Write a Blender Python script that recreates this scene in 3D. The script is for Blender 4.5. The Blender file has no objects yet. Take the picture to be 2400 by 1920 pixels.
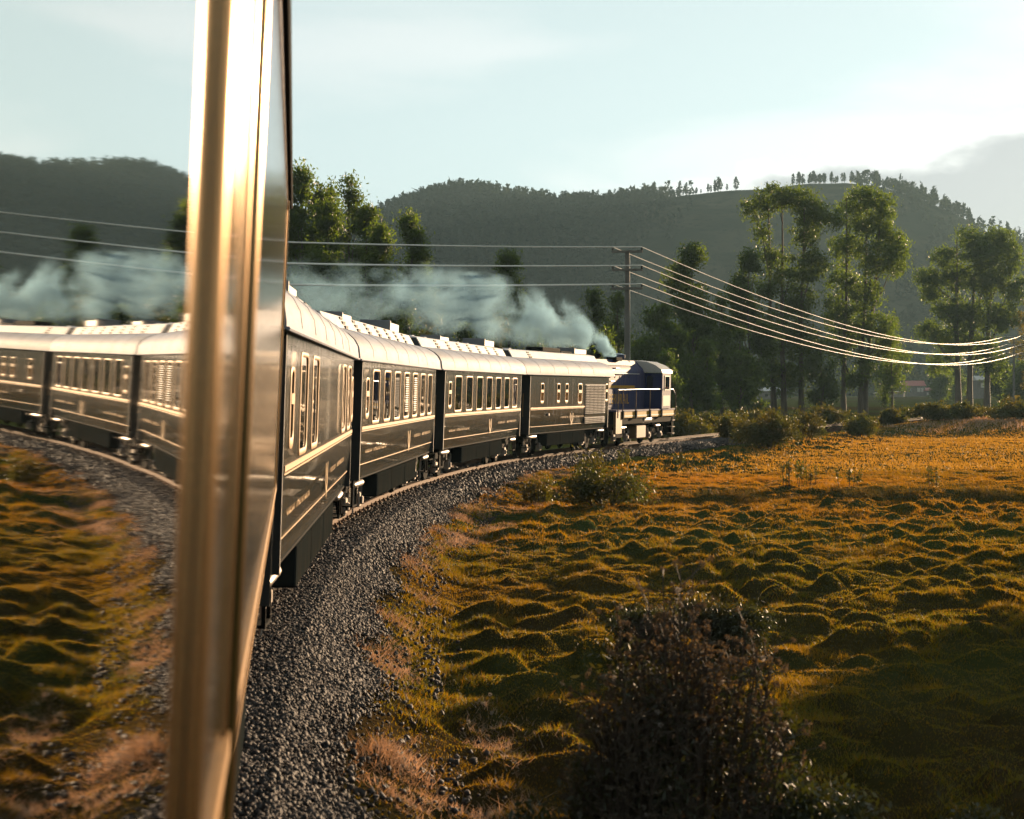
import bpy, math, random
import numpy as np
from mathutils import Matrix, Vector

# ------------------------------------------------------------------ camera, sky, sun, exposure
scene = bpy.context.scene
col = scene.collection
R = math.radians
FPX, CX, HZ, CAMZ = 3770.0, 1200.0, 911.0, 2.6        # photograph calibration (2400 x 1920 px)

cd = bpy.data.cameras.new('camera')
cam = bpy.data.objects.new('camera', cd); col.objects.link(cam)
cam.location = (0, 0, CAMZ)
cam.rotation_euler = (R(90 - 0.745), 0, 0)
cd.sensor_width = 36.0
cd.lens = 36.0 * FPX / 2400.0
cd.clip_start = 0.05
cd.clip_end = 20000
cd.dof.use_dof = True
cd.dof.focus_distance = 42.0
cd.dof.aperture_fstop = 3.6
scene.camera = cam

SUN_AZ, SUN_EL = 33.0, 8.5
SKY_STRENGTH = 0.058
world = bpy.data.worlds.new('World'); scene.world = world
world.use_nodes = True
wn, wl = world.node_tree.nodes, world.node_tree.links
wn.clear()
def W(t, **kw):
    n = wn.new(t)
    for k, v in kw.items(): setattr(n, k, v)
    return n
def wmath(op, a, b=None, clamp=False):
    n = W('ShaderNodeMath', operation=op, use_clamp=clamp)
    for i, v in enumerate((a, b)):
        if v is None: continue
        if isinstance(v, (int, float)): n.inputs[i].default_value = v
        else: wl.new(v, n.inputs[i])
    return n.outputs[0]
def wsmooth(v, lo, hi, a=0.0, b=1.0):
    n = W('ShaderNodeMapRange', interpolation_type='SMOOTHSTEP')
    wl.new(v, n.inputs['Value'])
    for k, x in (('From Min', lo), ('From Max', hi), ('To Min', a), ('To Max', b)): n.inputs[k].default_value = x
    return n.outputs['Result']
wout = W('ShaderNodeOutputWorld'); wbg = W('ShaderNodeBackground')
sky = W('ShaderNodeTexSky', sky_type='NISHITA', sun_disc=False)
sky.sun_elevation = R(SUN_EL); sky.sun_rotation = R(SUN_AZ)
sky.altitude = 3300; sky.air_density = 1.0; sky.dust_density = 2.2; sky.ozone_density = 1.6
wtc = W('ShaderNodeTexCoord'); wsep = W('ShaderNodeSeparateXYZ')
wl.new(wtc.outputs['Generated'], wsep.inputs[0])
dx, dy, dz = wsep.outputs
# high thin cloud: noise on a plane above
wden = wmath('ADD', wmath('MAXIMUM', dz, 0.0), 0.10)
wcomb = W('ShaderNodeCombineXYZ')
wl.new(wmath('DIVIDE', dx, wden), wcomb.inputs[0]); wl.new(wmath('DIVIDE', dy, wden), wcomb.inputs[1])
wmap = W('ShaderNodeMapping'); wmap.inputs['Scale'].default_value = (0.9, 0.75, 1); wmap.inputs['Rotation'].default_value = (0, 0, R(-14))
wmap.inputs['Location'].default_value = (0.2, 1.1, 0)
wl.new(wcomb.outputs[0], wmap.inputs[0])
wno = W('ShaderNodeTexNoise'); wno.inputs['Scale'].default_value = 0.8; wno.inputs['Detail'].default_value = 9; wno.inputs['Roughness'].default_value = 0.5; wno.inputs['Distortion'].default_value = 0.5
wl.new(wmap.outputs[0], wno.inputs['Vector'])
cirrus = wsmooth(wno.outputs['Fac'], 0.46, 0.62, 0.0, 0.62)
veil = W('ShaderNodeHueSaturation'); veil.inputs['Saturation'].default_value = 0.32; wl.new(sky.outputs[0], veil.inputs['Color'])
vtint = W('ShaderNodeMix', data_type='RGBA', blend_type='MULTIPLY'); vtint.inputs['Factor'].default_value = 1.0
vmix = W('ShaderNodeMix', data_type='RGBA'); vmix.inputs['Factor'].default_value = 0.5; wl.new(veil.outputs[0], vmix.inputs['A']); vmix.inputs['B'].default_value = (3.5, 3.8, 3.75, 1); wl.new(vmix.outputs['Result'], vtint.inputs['A']); vtint.inputs['B'].default_value = (1.04, 1.15, 1.10, 1)
def lit(c):
    n = W('ShaderNodeMix', data_type='RGBA', blend_type='MULTIPLY'); n.inputs['Factor'].default_value = 1.0; wl.new(vtint.outputs['Result'], n.inputs['A']); n.inputs['B'].default_value = (*c, 1); return n.outputs['Result']
# low bank of cumulus standing over the hills on the sunward side
wm2 = W('ShaderNodeMapping'); wm2.inputs['Scale'].default_value = (1, 1, 2.1)
wl.new(wtc.outputs['Generated'], wm2.inputs[0])
wn2 = W('ShaderNodeTexNoise'); wn2.inputs['Scale'].default_value = 15; wn2.inputs['Detail'].default_value = 8; wn2.inputs['Roughness'].default_value = 0.55
wl.new(wm2.outputs[0], wn2.inputs['Vector'])
wn3 = W('ShaderNodeTexNoise'); wn3.inputs['Scale'].default_value = 6; wn3.inputs['Detail'].default_value = 3
wl.new(wm2.outputs[0], wn3.inputs['Vector'])
banktop = wsmooth(dx, 0.0, 0.30, 0.105, 0.172)
lump = wmath('ADD', wmath('MULTIPLY', wmath('SUBTRACT', wn2.outputs['Fac'], 0.5), 0.085), wmath('MULTIPLY', wmath('SUBTRACT', wn3.outputs['Fac'], 0.5), 0.10))
bank = wmath('ADD', wmath('SUBTRACT', banktop, dz), lump)
cum = wsmooth(bank, 0.0, 0.010)
core = wsmooth(bank, 0.002, 0.032)
cmix = W('ShaderNodeMix', data_type='RGBA')
wl.new(lit((1.55, 1.34, 1.28)), cmix.inputs['A']); wl.new(lit((0.70, 0.62, 0.63)), cmix.inputs['B'])
wl.new(core, cmix.inputs['Factor'])
m1 = W('ShaderNodeMix', data_type='RGBA'); wl.new(cirrus, m1.inputs['Factor']); wl.new(vtint.outputs['Result'], m1.inputs['A']); wl.new(lit((1.34, 1.17, 1.15)), m1.inputs['B'])
m2 = W('ShaderNodeMix', data_type='RGBA'); wl.new(wmath('MULTIPLY', cum, 0.95), m2.inputs['Factor']); wl.new(m1.outputs['Result'], m2.inputs['A']); wl.new(cmix.outputs['Result'], m2.inputs['B'])
wl.new(m2.outputs['Result'], wbg.inputs['Color']); wbg.inputs['Strength'].default_value = SKY_STRENGTH
wl.new(wbg.outputs[0], wout.inputs['Surface'])

sd = bpy.data.lights.new('sun', 'SUN'); sd.energy = 5.0; sd.angle = R(0.5); sd.color = (1.0, 0.70, 0.42)
sun = bpy.data.objects.new('sun', sd); col.objects.link(sun)
_d = Vector((math.sin(R(SUN_AZ)) * math.cos(R(SUN_EL)), math.cos(R(SUN_AZ)) * math.cos(R(SUN_EL)), math.sin(R(SUN_EL))))
sun.rotation_euler = (-_d).to_track_quat('-Z', 'Y').to_euler()
sun.location = _d * 100

vs = scene.view_settings
vs.view_transform = 'Standard'; vs.look = 'None'; vs.gamma = 1.0; vs.use_curve_mapping = False
vs.exposure = 1.8
scene.render.engine = 'CYCLES'
cy = scene.cycles
cy.use_denoising = True
cy.use_adaptive_sampling = True; cy.adaptive_threshold = 0.03
cy.max_bounces = 7; cy.diffuse_bounces = 2; cy.glossy_bounces = 4; cy.transmission_bounces = 4; cy.volume_bounces = 0; cy.transparent_max_bounces = 8
cy.sample_clamp_indirect = 6.0
cy.volume_step_rate = 2.0; cy.volume_max_steps = 128
cy.caustics_reflective = False; cy.caustics_refractive = False

# ------------------------------------------------------------------ helpers
def at(px, py, Y): return Vector(((px - CX) / FPX * Y, Y, CAMZ + (HZ - py) / FPX * Y))
def tag(o, label=None, cat=None, group=None, kind=None):
    if label: o['label'] = label
    if cat: o['category'] = cat
    if group: o['group'] = group
    if kind: o['kind'] = kind
    return o
def empty(name, loc=(0, 0, 0), rot=(0, 0, 0), label=None, cat=None, group=None, kind=None):
    o = bpy.data.objects.new(name, None); col.objects.link(o); o.location = loc; o.rotation_euler = rot
    o.empty_display_size = 0.2
    return tag(o, label, cat, group, kind)
def link(name, mesh, parent=None, loc=None, rot=None, scale=None):
    o = bpy.data.objects.new(name, mesh); col.objects.link(o)
    if parent: o.parent = parent
    if loc is not None: o.location = loc
    if rot is not None: o.rotation_euler = rot
    if scale is not None: o.scale = scale
    return o
def raw_mesh(name, verts, faces_n, mat=None, smooth=False):
    """verts (N,3), faces_n (M,k) of equal size k"""
    verts = np.ascontiguousarray(verts, dtype=np.float32); f = np.ascontiguousarray(faces_n, dtype=np.int32)
    me = bpy.data.meshes.new(name)
    n, k = f.shape
    me.vertices.add(len(verts)); me.vertices.foreach_set('co', verts.ravel())
    me.loops.add(n * k); me.loops.foreach_set('vertex_index', f.ravel())
    me.polygons.add(n); me.polygons.foreach_set('loop_start', np.arange(0, n * k, k, dtype=np.int32))
    if smooth: me.polygons.foreach_set('use_smooth', np.ones(n, dtype=bool))
    me.update(calc_edges=True)
    if mat: me.materials.append(mat)
    return me
class MB:
    def __init__(s): s.v = []; s.f = []
    def add(s, vs, fs):
        b = len(s.v); s.v += [tuple(v) for v in vs]; s.f += [tuple(b + i for i in f) for f in fs]; return s
    def box(s, x0, x1, y0, y1, z0, z1):
        return s.add([(x0, y0, z0), (x1, y0, z0), (x1, y1, z0), (x0, y1, z0), (x0, y0, z1), (x1, y0, z1), (x1, y1, z1), (x0, y1, z1)],
                     [(0, 3, 2, 1), (4, 5, 6, 7), (0, 1, 5, 4), (1, 2, 6, 5), (2, 3, 7, 6), (3, 0, 4, 7)])
    def tube(s, pts, radii, n=8, caps=True):
        pts = [Vector(p) for p in pts]
        if isinstance(radii, (int, float)): radii = [radii] * len(pts)
        rings = []
        for i, p in enumerate(pts):
            d = (pts[min(i + 1, len(pts) - 1)] - pts[max(i - 1, 0)]).normalized()
            a = d.orthogonal() if abs(d.z) > 0.95 else d.cross(Vector((0, 0, 1)))
            a.normalize(); b = d.cross(a)
            rings.append([p + (a * math.cos(2 * math.pi * j / n) + b * math.sin(2 * math.pi * j / n)) * radii[i] for j in range(n)])
        fs = []
        for i in range(len(pts) - 1):
            for j in range(n): fs.append((i * n + j, i * n + (j + 1) % n, (i + 1) * n + (j + 1) % n, (i + 1) * n + j))
        if caps: fs.append(tuple(range(n - 1, -1, -1))); fs.append(tuple((len(pts) - 1) * n + j for j in range(n)))
        return s.add([v for r in rings for v in r], fs)
    def prism_y(s, prof, y0, y1, caps=True):
        """closed or open profile [(x,z)...] swept along y"""
        n = len(prof)
        vs = [(x, y0, z) for x, z in prof] + [(x, y1, z) for x, z in prof]
        fs = [(i, (i + 1) % n, n + (i + 1) % n, n + i) for i in range(n)]
        if caps: fs += [tuple(range(n - 1, -1, -1)), tuple(range(n, 2 * n))]
        return s.add(vs, fs)
    def prism_x(s, prof, x0, x1):
        n = len(prof)
        vs = [(x0, y, z) for y, z in prof] + [(x1, y, z) for y, z in prof]
        fs = [(i, (i + 1) % n, n + (i + 1) % n, n + i) for i in range(n)] + [tuple(range(n - 1, -1, -1)), tuple(range(n, 2 * n))]
        return s.add(vs, fs)
    def mesh(s, name, mat=None, smooth=False, bevel=0):
        me = bpy.data.meshes.new(name); me.from_pydata(s.v, [], s.f)
        import bmesh
        bm = bmesh.new(); bm.from_mesh(me)
        bmesh.ops.recalc_face_normals(bm, faces=bm.faces)
        if bevel:
            bmesh.ops.bevel(bm, geom=[e for e in bm.edges if len(e.link_faces) == 2 and e.calc_face_angle(0) > 0.6], offset=bevel, segments=1, affect='EDGES')
        bm.to_mesh(me); bm.free()
        if smooth:
            me.polygons.foreach_set('use_smooth', np.ones(len(me.polygons), dtype=bool))
            try: me.set_sharp_from_angle(angle=R(38))
            except Exception: pass
        if mat: me.materials.append(mat)
        return me
    def build(s, name, mat, parent=None, smooth=False, bevel=0, **kw):
        return link(name, s.mesh(name, mat, smooth, bevel), parent, **kw)

# ------------------------------------------------------------------ materials
ALBEDO = 0.60
def mat(name, base, rough=0.6, metal=0.0, spec=0.5, coat=0.0, ior=1.5, noise=None, bump=None, vary=0.0, trans=None, coords='Object', sheen=0.0, coat_rough=0.04, alb=True):
    """noise=(scale xyz, colour2, lo, hi[, detail]); bump=(scale xyz, strength, distance); vary: per-object brightness jitter; trans=(colour, factor)"""
    if metal < 0.5 and alb:
        sc_ = lambda c: tuple(v * ALBEDO for v in c)
        base = sc_(base)
        if noise: noise = [(l[0], sc_(l[1]), *l[2:]) for l in (noise if isinstance(noise, list) else [noise])]
        if trans: trans = (sc_(trans[0]), trans[1])
    m = bpy.data.materials.new(name); m.use_nodes = True
    nt = m.node_tree; N, L = nt.nodes, nt.links
    p = N['Principled BSDF']; out = N['Material Output']
    p.inputs['Base Color'].default_value = (*base, 1); p.inputs['Roughness'].default_value = rough; p.inputs['Metallic'].default_value = metal
    p.inputs['Specular IOR Level'].default_value = spec; p.inputs['Coat Weight'].default_value = coat; p.inputs['Coat Roughness'].default_value = coat_rough; p.inputs['IOR'].default_value = ior
    if sheen: p.inputs['Sheen Weight'].default_value = sheen
    tc = N.new('ShaderNodeTexCoord') if coords == 'Object' else N.new('ShaderNodeNewGeometry')
    src = tc.outputs['Object'] if coords == 'Object' else tc.outputs['Position']
    cur = None
    def ntex(sc, detail=5.0, rg=0.6):
        mp = N.new('ShaderNodeMapping'); mp.inputs['Scale'].default_value = sc if not isinstance(sc, (int, float)) else (sc, sc, sc)
        L.new(src, mp.inputs[0]); t = N.new('ShaderNodeTexNoise'); t.inputs['Scale'].default_value = 1; t.inputs['Detail'].default_value = detail; t.inputs['Roughness'].default_value = rg
        L.new(mp.outputs[0], t.inputs['Vector']); return t.outputs['Fac']
    if noise:
        layers = noise if isinstance(noise, list) else [noise]
        for ly in layers:
            sc, c2, lo, hi = ly[:4]
            mr = N.new('ShaderNodeMapRange'); mr.inputs['From Min'].default_value = lo; mr.inputs['From Max'].default_value = hi
            L.new(ntex(sc, ly[4] if len(ly) > 4 else 5.0), mr.inputs['Value'])
            mx = N.new('ShaderNodeMix'); mx.data_type = 'RGBA'
            L.new(mr.outputs['Result'], mx.inputs['Factor'])
            if cur is None: mx.inputs['A'].default_value = (*base, 1)
            else: L.new(cur, mx.inputs['A'])
            mx.inputs['B'].default_value = (*c2, 1)
            cur = mx.outputs['Result']
    if vary:
        oi = N.new('ShaderNodeObjectInfo'); mr = N.new('ShaderNodeMapRange'); mr.inputs['To Min'].default_value = 1 - vary; mr.inputs['To Max'].default_value = 1 + vary
        L.new(oi.outputs['Random'], mr.inputs['Value'])
        hs = N.new('ShaderNodeHueSaturation'); hs.inputs['Color'].default_value = (*base, 1)
        if cur is not None: L.new(cur, hs.inputs['Color'])
        L.new(mr.outputs['Result'], hs.inputs['Value']); cur = hs.outputs['Color']
    if cur is not None: L.new(cur, p.inputs['Base Color'])
    if bump:
        b = N.new('ShaderNodeBump'); b.inputs['Strength'].default_value = bump[1]; b.inputs['Distance'].default_value = bump[2]
        L.new(ntex(bump[0], bump[3] if len(bump) > 3 else 5.0), b.inputs['Height']); L.new(b.outputs[0], p.inputs['Normal'])
        if coat: L.new(b.outputs[0], p.inputs['Coat Normal'])
    if trans:
        tcol, fac = trans
        tb = N.new('ShaderNodeBsdfTranslucent'); tb.inputs['Color'].default_value = (*tcol, 1)
        if cur is not None:
            mm = N.new('ShaderNodeMix'); mm.data_type = 'RGBA'; mm.blend_type = 'MULTIPLY'; mm.inputs['Factor'].default_value = 1.0
            mm.inputs['A'].default_value = (*tcol, 1); 
            sc2 = N.new('ShaderNodeMix'); sc2.data_type = 'RGBA'; sc2.blend_type = 'DIVIDE'; sc2.inputs['Factor'].default_value = 1.0
            L.new(cur, sc2.inputs['A']); sc2.inputs['B'].default_value = (max(base), max(base), max(base), 1)
            L.new(sc2.outputs['Result'], mm.inputs['B']); L.new(mm.outputs['Result'], tb.inputs['Color'])
        ms = N.new('ShaderNodeMixShader'); ms.inputs[0].default_value = fac
        L.new(p.outputs[0], ms.inputs[1]); L.new(tb.outputs[0], ms.inputs[2]); L.new(ms.outputs[0], out.inputs['Surface'])
    return m

M = {}
M['paint'] = mat('carriage paint', (0.014, 0.034, 0.046), rough=0.2, coat=0.75, spec=0.15, ior=1.45, coat_rough=0.015,
                 noise=[((0.9, 7, 0.5), (0.020, 0.030, 0.030), 0.45, 0.85), ((2, 2, 2), (0.045, 0.04, 0.032), 0.70, 1.0)], bump=((1, 6, 0.35), 1.0, 0.025, 4.0))
M['deck'] = mat('white roof deck', (0.92, 0.88, 0.88), rough=0.7, spec=0.15, noise=((3, 0.6, 3), (0.62, 0.58, 0.58), 0.48, 0.8))
M['roof'] = mat('roof paint', (0.41, 0.435, 0.53), rough=0.7, spec=0.15, noise=[((1.5, 0.7, 1.5), (0.34, 0.335, 0.36), 0.45, 0.75), ((7, 0.6, 7), (0.26, 0.245, 0.25), 0.56, 0.80)], bump=((3, 1.2, 3), 0.15, 0.02))
M['roofdark'] = mat('roof vent shade', (0.03, 0.03, 0.035), rough=0.8)
M['gold'] = mat('gilt trim', (0.46, 0.25, 0.085), rough=0.55, spec=0.2, metal=0.15, noise=((8, 8, 8), (0.33, 0.18, 0.065), 0.45, 0.75))
M['brass'] = mat('brass window frame', (0.42, 0.25, 0.115), rough=0.2, metal=0.9, noise=((14, 14, 2), (0.32, 0.18, 0.075), 0.4, 0.8), bump=((30, 30, 3), 0.05, 0.004))
M['black'] = mat('black end wall', (0.006, 0.007, 0.009), rough=0.65, noise=((3, 3, 1), (0.014, 0.014, 0.016), 0.4, 0.8))
M['under'] = mat('underframe grime', (0.006, 0.006, 0.006), rough=0.9, spec=0.05, noise=((5, 5, 5), (0.022, 0.017, 0.013), 0.5, 0.85), bump=((14, 14, 14), 0.3, 0.01))
M['skirt'] = mat('dusty equipment box', (0.022, 0.026, 0.026), rough=0.8, spec=0.0, noise=[((1, 5, 1.2), (0.05, 0.042, 0.034), 0.5, 0.8)])
M['steel'] = mat('worn steel', (0.30, 0.26, 0.23), rough=0.4, metal=0.5, noise=((9, 9, 9), (0.22, 0.15, 0.10), 0.45, 0.8))
M['railhead'] = mat('rail steel', (0.20, 0.105, 0.06), rough=0.75, spec=0.1, metal=0.0, noise=((6, 6, 6), (0.13, 0.08, 0.05), 0.45, 0.8))
M['sleeper'] = mat('creosoted timber', (0.13, 0.085, 0.055), rough=0.8, noise=((3, 16, 16), (0.07, 0.05, 0.035), 0.4, 0.8), vary=0.25)
M['pane'] = mat('window glass', (0.006, 0.007, 0.007), rough=0.01, spec=0.9, ior=1.9, bump=((1, 3.2, 1.6), 0.05, 0.02, 1.0))
M['mirrorpane'] = mat('coated window glass', (0.74, 0.735, 0.70), rough=0.022, metal=1.0, bump=((5, 5, 0.4), 0.02, 0.006, 1.0))
M['dimpane'] = mat('dusty door glass', (0.030, 0.026, 0.018), rough=0.10, spec=0.5, ior=1.45, noise=((2, 6, 0.6), (0.06, 0.05, 0.035), 0.4, 0.8), bump=((1, 9, 0.4), 0.12, 0.01, 2.0))
M['blue'] = mat('locomotive blue', (0.012, 0.022, 0.11), rough=0.25, coat=0.4, noise=((2, 5, 0.8), (0.05, 0.045, 0.09), 0.5, 0.85), bump=((1, 8, 1), 0.08, 0.02))
M['bluegrey'] = mat('sunlit hood blue', (0.05, 0.055, 0.15), rough=0.6, coat=0.0, spec=0.08, noise=((2, 6, 0.5), (0.17, 0.14, 0.18), 0.45, 0.8), bump=((1, 9, 1), 0.08, 0.02))  # lilac grey paints in the sunlight on the locomotive's blue
M['yellow'] = mat('yellow paint', (0.62, 0.33, 0.03), rough=0.6, spec=0.1, noise=((5, 5, 5), (0.5, 0.24, 0.03), 0.5, 0.8))
M['white'] = mat('white paint', (0.55, 0.50, 0.45), rough=0.45, noise=((5, 5, 5), (0.5, 0.44, 0.38), 0.5, 0.85))
M['ochre'] = mat('ochre paint', (0.22, 0.11, 0.03), rough=0.5, noise=((4, 4, 4), (0.16, 0.09, 0.03), 0.5, 0.85))
M['fabricred'] = mat('red overalls', (0.42, 0.05, 0.035), rough=0.8)
M['skin'] = mat('skin', (0.32, 0.17, 0.10), rough=0.5)
M['insul'] = mat('porcelain insulator', (0.03, 0.018, 0.014), rough=0.25)
M['concrete'] = mat('weathered pole', (0.20, 0.18, 0.155), rough=0.85, noise=((3, 3, 0.6), (0.12, 0.11, 0.09), 0.4, 0.8))
M['wire'] = mat('aluminium wire', (0.95, 0.88, 0.80), rough=0.45, metal=0.3)
M['bark'] = mat('eucalyptus bark', (0.13, 0.095, 0.070), rough=0.85, noise=((3, 3, 0.7), (0.06, 0.045, 0.035), 0.4, 0.75), bump=((6, 6, 1.2), 0.4, 0.03))
def leafmat(name, c, c2, t, f=0.5, rough=0.55):
    return mat(name, c, rough=rough, spec=0.5, noise=((0.8, 0.8, 0.8), c2, 0.35, 0.7, 2.0), trans=(t, f), coords='World', vary=0.15)
M['leaf'] = leafmat('eucalyptus leaves', (0.040, 0.060, 0.018), (0.026, 0.040, 0.014), (0.36, 0.35, 0.05))
M['leafwarm'] = leafmat('sunlit gum leaves', (0.062, 0.062, 0.022), (0.045, 0.048, 0.018), (0.32, 0.25, 0.045))
M['shrub'] = leafmat('shrub leaves', (0.045, 0.06, 0.016), (0.075, 0.06, 0.018), (0.16, 0.14, 0.02))
M['shrubdark'] = leafmat('dark shrub leaves', (0.032, 0.040, 0.014), (0.045, 0.038, 0.014), (0.10, 0.09, 0.02), 0.35)
M['seed'] = mat('dry seed heads', (0.070, 0.058, 0.042), rough=0.9, noise=((3, 3, 3), (0.04, 0.030, 0.022), 0.4, 0.7), trans=(((0.13, 0.10, 0.065)), 0.35), coords='World', alb=False)
M['fluff'] = mat('pale seed fluff', (0.40, 0.34, 0.30), rough=0.9, trans=((0.4, 0.34, 0.29), 0.5))
M['twig'] = mat('dry stems', (0.07, 0.045, 0.028), rough=0.85)
M['forest'] = mat('hill forest', (0.024, 0.034, 0.020), rough=0.9, spec=0.0, noise=((0.02, 0.02, 0.02), (0.040, 0.046, 0.024), 0.4, 0.7), trans=((0.05, 0.055, 0.02), 0.25), coords='World')
M['hill'] = mat('hill pasture', (0.075, 0.070, 0.045), rough=0.95, spec=0.0, noise=[((0.012, 0.012, 0.03), (0.030, 0.038, 0.024), 0.42, 0.58), ((0.05, 0.05, 0.05), (0.03, 0.034, 0.02), 0.48, 0.66), ((0.2, 0.2, 0.2), (0.02, 0.024, 0.015), 0.55, 0.7)], coords='World')
M['soil'] = mat('meadow ground', (0.045, 0.032, 0.015), rough=0.95, spec=0.0,
                noise=[((0.35, 0.35, 0.35), (0.036, 0.036, 0.010), 0.42, 0.66), ((0.06, 0.06, 0.06), (0.085, 0.05, 0.018), 0.45, 0.7), ((9, 9, 9), (0.045, 0.036, 0.014), 0.48, 0.8), ((0.004, 0.022, 0.1), (0.050, 0.062, 0.018), 0.42, 0.52)], bump=((14, 14, 14), 0.7, 0.04), coords='World')
M['grass'] = mat('near meadow grass', (0.055, 0.055, 0.010), rough=0.6, spec=0.3,
                 noise=[((0.5, 0.5, 0.5), (0.038, 0.050, 0.008), 0.44, 0.62), ((0.13, 0.13, 0.13), (0.085, 0.055, 0.012), 0.46, 0.66), ((30, 30, 30), (0.085, 0.05, 0.014), 0.5, 0.8)], trans=((0.38, 0.27, 0.030), 0.5), coords='World')
M['grassmid'] = mat('mid meadow grass', (0.085, 0.062, 0.012), rough=0.6, spec=0.3,
                 noise=[((0.4, 0.4, 0.4), (0.055, 0.052, 0.010), 0.46, 0.66), ((0.1, 0.1, 0.1), (0.12, 0.075, 0.016), 0.42, 0.66)], trans=((0.55, 0.36, 0.042), 0.5), coords='World')
M['grassfar'] = mat('dry field grass', (0.18, 0.125, 0.034), rough=0.6, spec=0.3,
                 noise=[((0.3, 0.3, 0.3), (0.13, 0.085, 0.020), 0.46, 0.66), ((0.06, 0.06, 0.06), (0.23, 0.15, 0.045), 0.42, 0.66)], trans=((0.66, 0.47, 0.10), 0.5), coords='World')
M['ditch'] = mat('rank ditch grass', (0.045, 0.042, 0.012), rough=0.7, noise=((1, 1, 1), (0.07, 0.05, 0.018), 0.4, 0.7), trans=((0.16, 0.13, 0.03), 0.45), coords='World')
M['drygrass'] = mat('pink dry grass', (0.36, 0.28, 0.22), rough=0.7, spec=0.3, noise=((2, 2, 2), (0.20, 0.13, 0.07), 0.40, 0.64), trans=((0.48, 0.35, 0.26), 0.45), coords='World', alb=False)
M['stone'] = mat('ballast stone', (0.10, 0.083, 0.080), rough=0.75, spec=0.25, noise=[((9, 9, 9), (0.034, 0.030, 0.033), 0.4, 0.6), ((33, 33, 33), (0.17, 0.13, 0.115), 0.54, 0.76)], coords='World')
M['bed'] = mat('ballast bed', (0.022, 0.018, 0.017), rough=0.9, spec=0.0, noise=((14, 14, 14), (0.05, 0.04, 0.036), 0.4, 0.75), bump=((16, 16, 16), 1.0, 0.05), coords='World')

# ------------------------------------------------------------------ track alignment (rail level z = 0)
def dirv(t): return Vector((math.sin(t), math.cos(t), 0))
def rightv(t): return Vector((math.cos(t), -math.sin(t), 0))
TH_A, CANT_A, CANT = R(-7.7), R(2.7), R(1.9)
CAM_GAP = 0.12
HW = 1.30
a_mid = -(CAM_GAP + HW * math.cos(CANT_A) + CAMZ * math.sin(CANT_A)) * rightv(TH_A)
J = [a_mid + dirv(TH_A) * 13.75, Vector((-4.17, 28.58, 0)), Vector((-3.36, 43.55, 0)), Vector((-0.88, 58.40, 0))]
J.append(J[3] + dirv(R(18)) * 12.9)
J.append(J[4] + dirv(R(22.5)) * 10.2)
ctrl = [a_mid + dirv(TH_A) * -60 + Vector((9, 0, 0)), a_mid + dirv(TH_A) * -25 + Vector((1.2, 0, 0)), a_mid + dirv(TH_A) * -4] + J + \
       [J[5] + dirv(R(22)) * 16, J[5] + dirv(R(23)) * 45, J[5] + dirv(R(26)) * 110, J[5] + dirv(R(27)) * 260]
def catmull(P, n=60):
    out = []
    for i in range(1, len(P) - 2):
        p0, p1, p2, p3 = P[i - 1], P[i], P[i + 1], P[i + 2]
        for k in range(n):
            t = k / n
            out.append(0.5 * ((2 * p1) + (-p0 + p2) * t + (2 * p0 - 5 * p1 + 4 * p2 - p3) * t * t + (-p0 + 3 * p1 - 3 * p2 + p3) * t ** 3))
    out.append(P[-2]); return out
_tr = catmull([ctrl[0] * 2 - ctrl[1]] + ctrl + [ctrl[-1] * 2 - ctrl[-2]])
_tx = np.array([p.x for p in _tr]); _ty = np.array([p.y for p in _tr])
_ts = np.concatenate([[0], np.cumsum(np.hypot(np.diff(_tx), np.diff(_ty)))])
_th = np.unwrap(np.arctan2(np.gradient(_tx), np.gradient(_ty)))
def track_at(s):
    return float(np.interp(s, _ts, _tx)), float(np.interp(s, _ts, _ty)), float(np.interp(s, _ts, _th))
def lateral(x, y):
    """signed distance right of the track centre line"""
    return (x - np.interp(y, _ty, _tx)) * np.cos(np.interp(y, _ty, _th))

# ------------------------------------------------------------------ ground
def hash2(i, j, k):
    h = np.sin(i * 127.1 + j * 311.7 + k * 74.7) * 43758.5453
    return h - np.floor(h)
def sstep(v, a, b):
    t = np.clip((v - a) / (b - a), 0, 1); return t * t * (3 - 2 * t)
def vnoise(x, y, k=0):
    i, j = np.floor(x), np.floor(y); fx, fy = x - i, y - j
    fx = fx * fx * (3 - 2 * fx); fy = fy * fy * (3 - 2 * fy)
    return (hash2(i, j, k) * (1 - fx) + hash2(i + 1, j, k) * fx) * (1 - fy) + (hash2(i, j + 1, k) * (1 - fx) + hash2(i + 1, j + 1, k) * fx) * fy
def mounds(x, y, cell, rmin, rmax, hmin, hmax, k):
    xs = x / cell; ys = y / cell
    ci, cj = np.floor(xs), np.floor(ys); out = np.zeros_like(x)
    for di in (-1, 0, 1):
        for dj in (-1, 0, 1):
            i, j = ci + di, cj + dj
            cx_ = (i + 0.1 + 0.8 * hash2(i, j, k)) * cell; cy_ = (j + 0.1 + 0.8 * hash2(i, j, k + 1)) * cell
            r = rmin + (rmax - rmin) * hash2(i, j, k + 2); h = hmin + (hmax - hmin) * hash2(i, j, k + 3) ** 1.5
            a = hash2(i, j, k + 4) * 3.14; e = 0.75 + 0.5 * hash2(i, j, k + 5)
            dx_, dy_ = x - cx_, y - cy_
            u_ = (dx_ * np.cos(a) + dy_ * np.sin(a)) * e; w_ = (-dx_ * np.sin(a) + dy_ * np.cos(a)) / e
            d2 = (u_ * u_ + w_ * w_) / (r * r)
            m = h * np.clip(1 - d2, 0, 1) ** 1.15
            out = np.maximum(out, m) + 0.25 * np.minimum(out, m)
    return out
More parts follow.
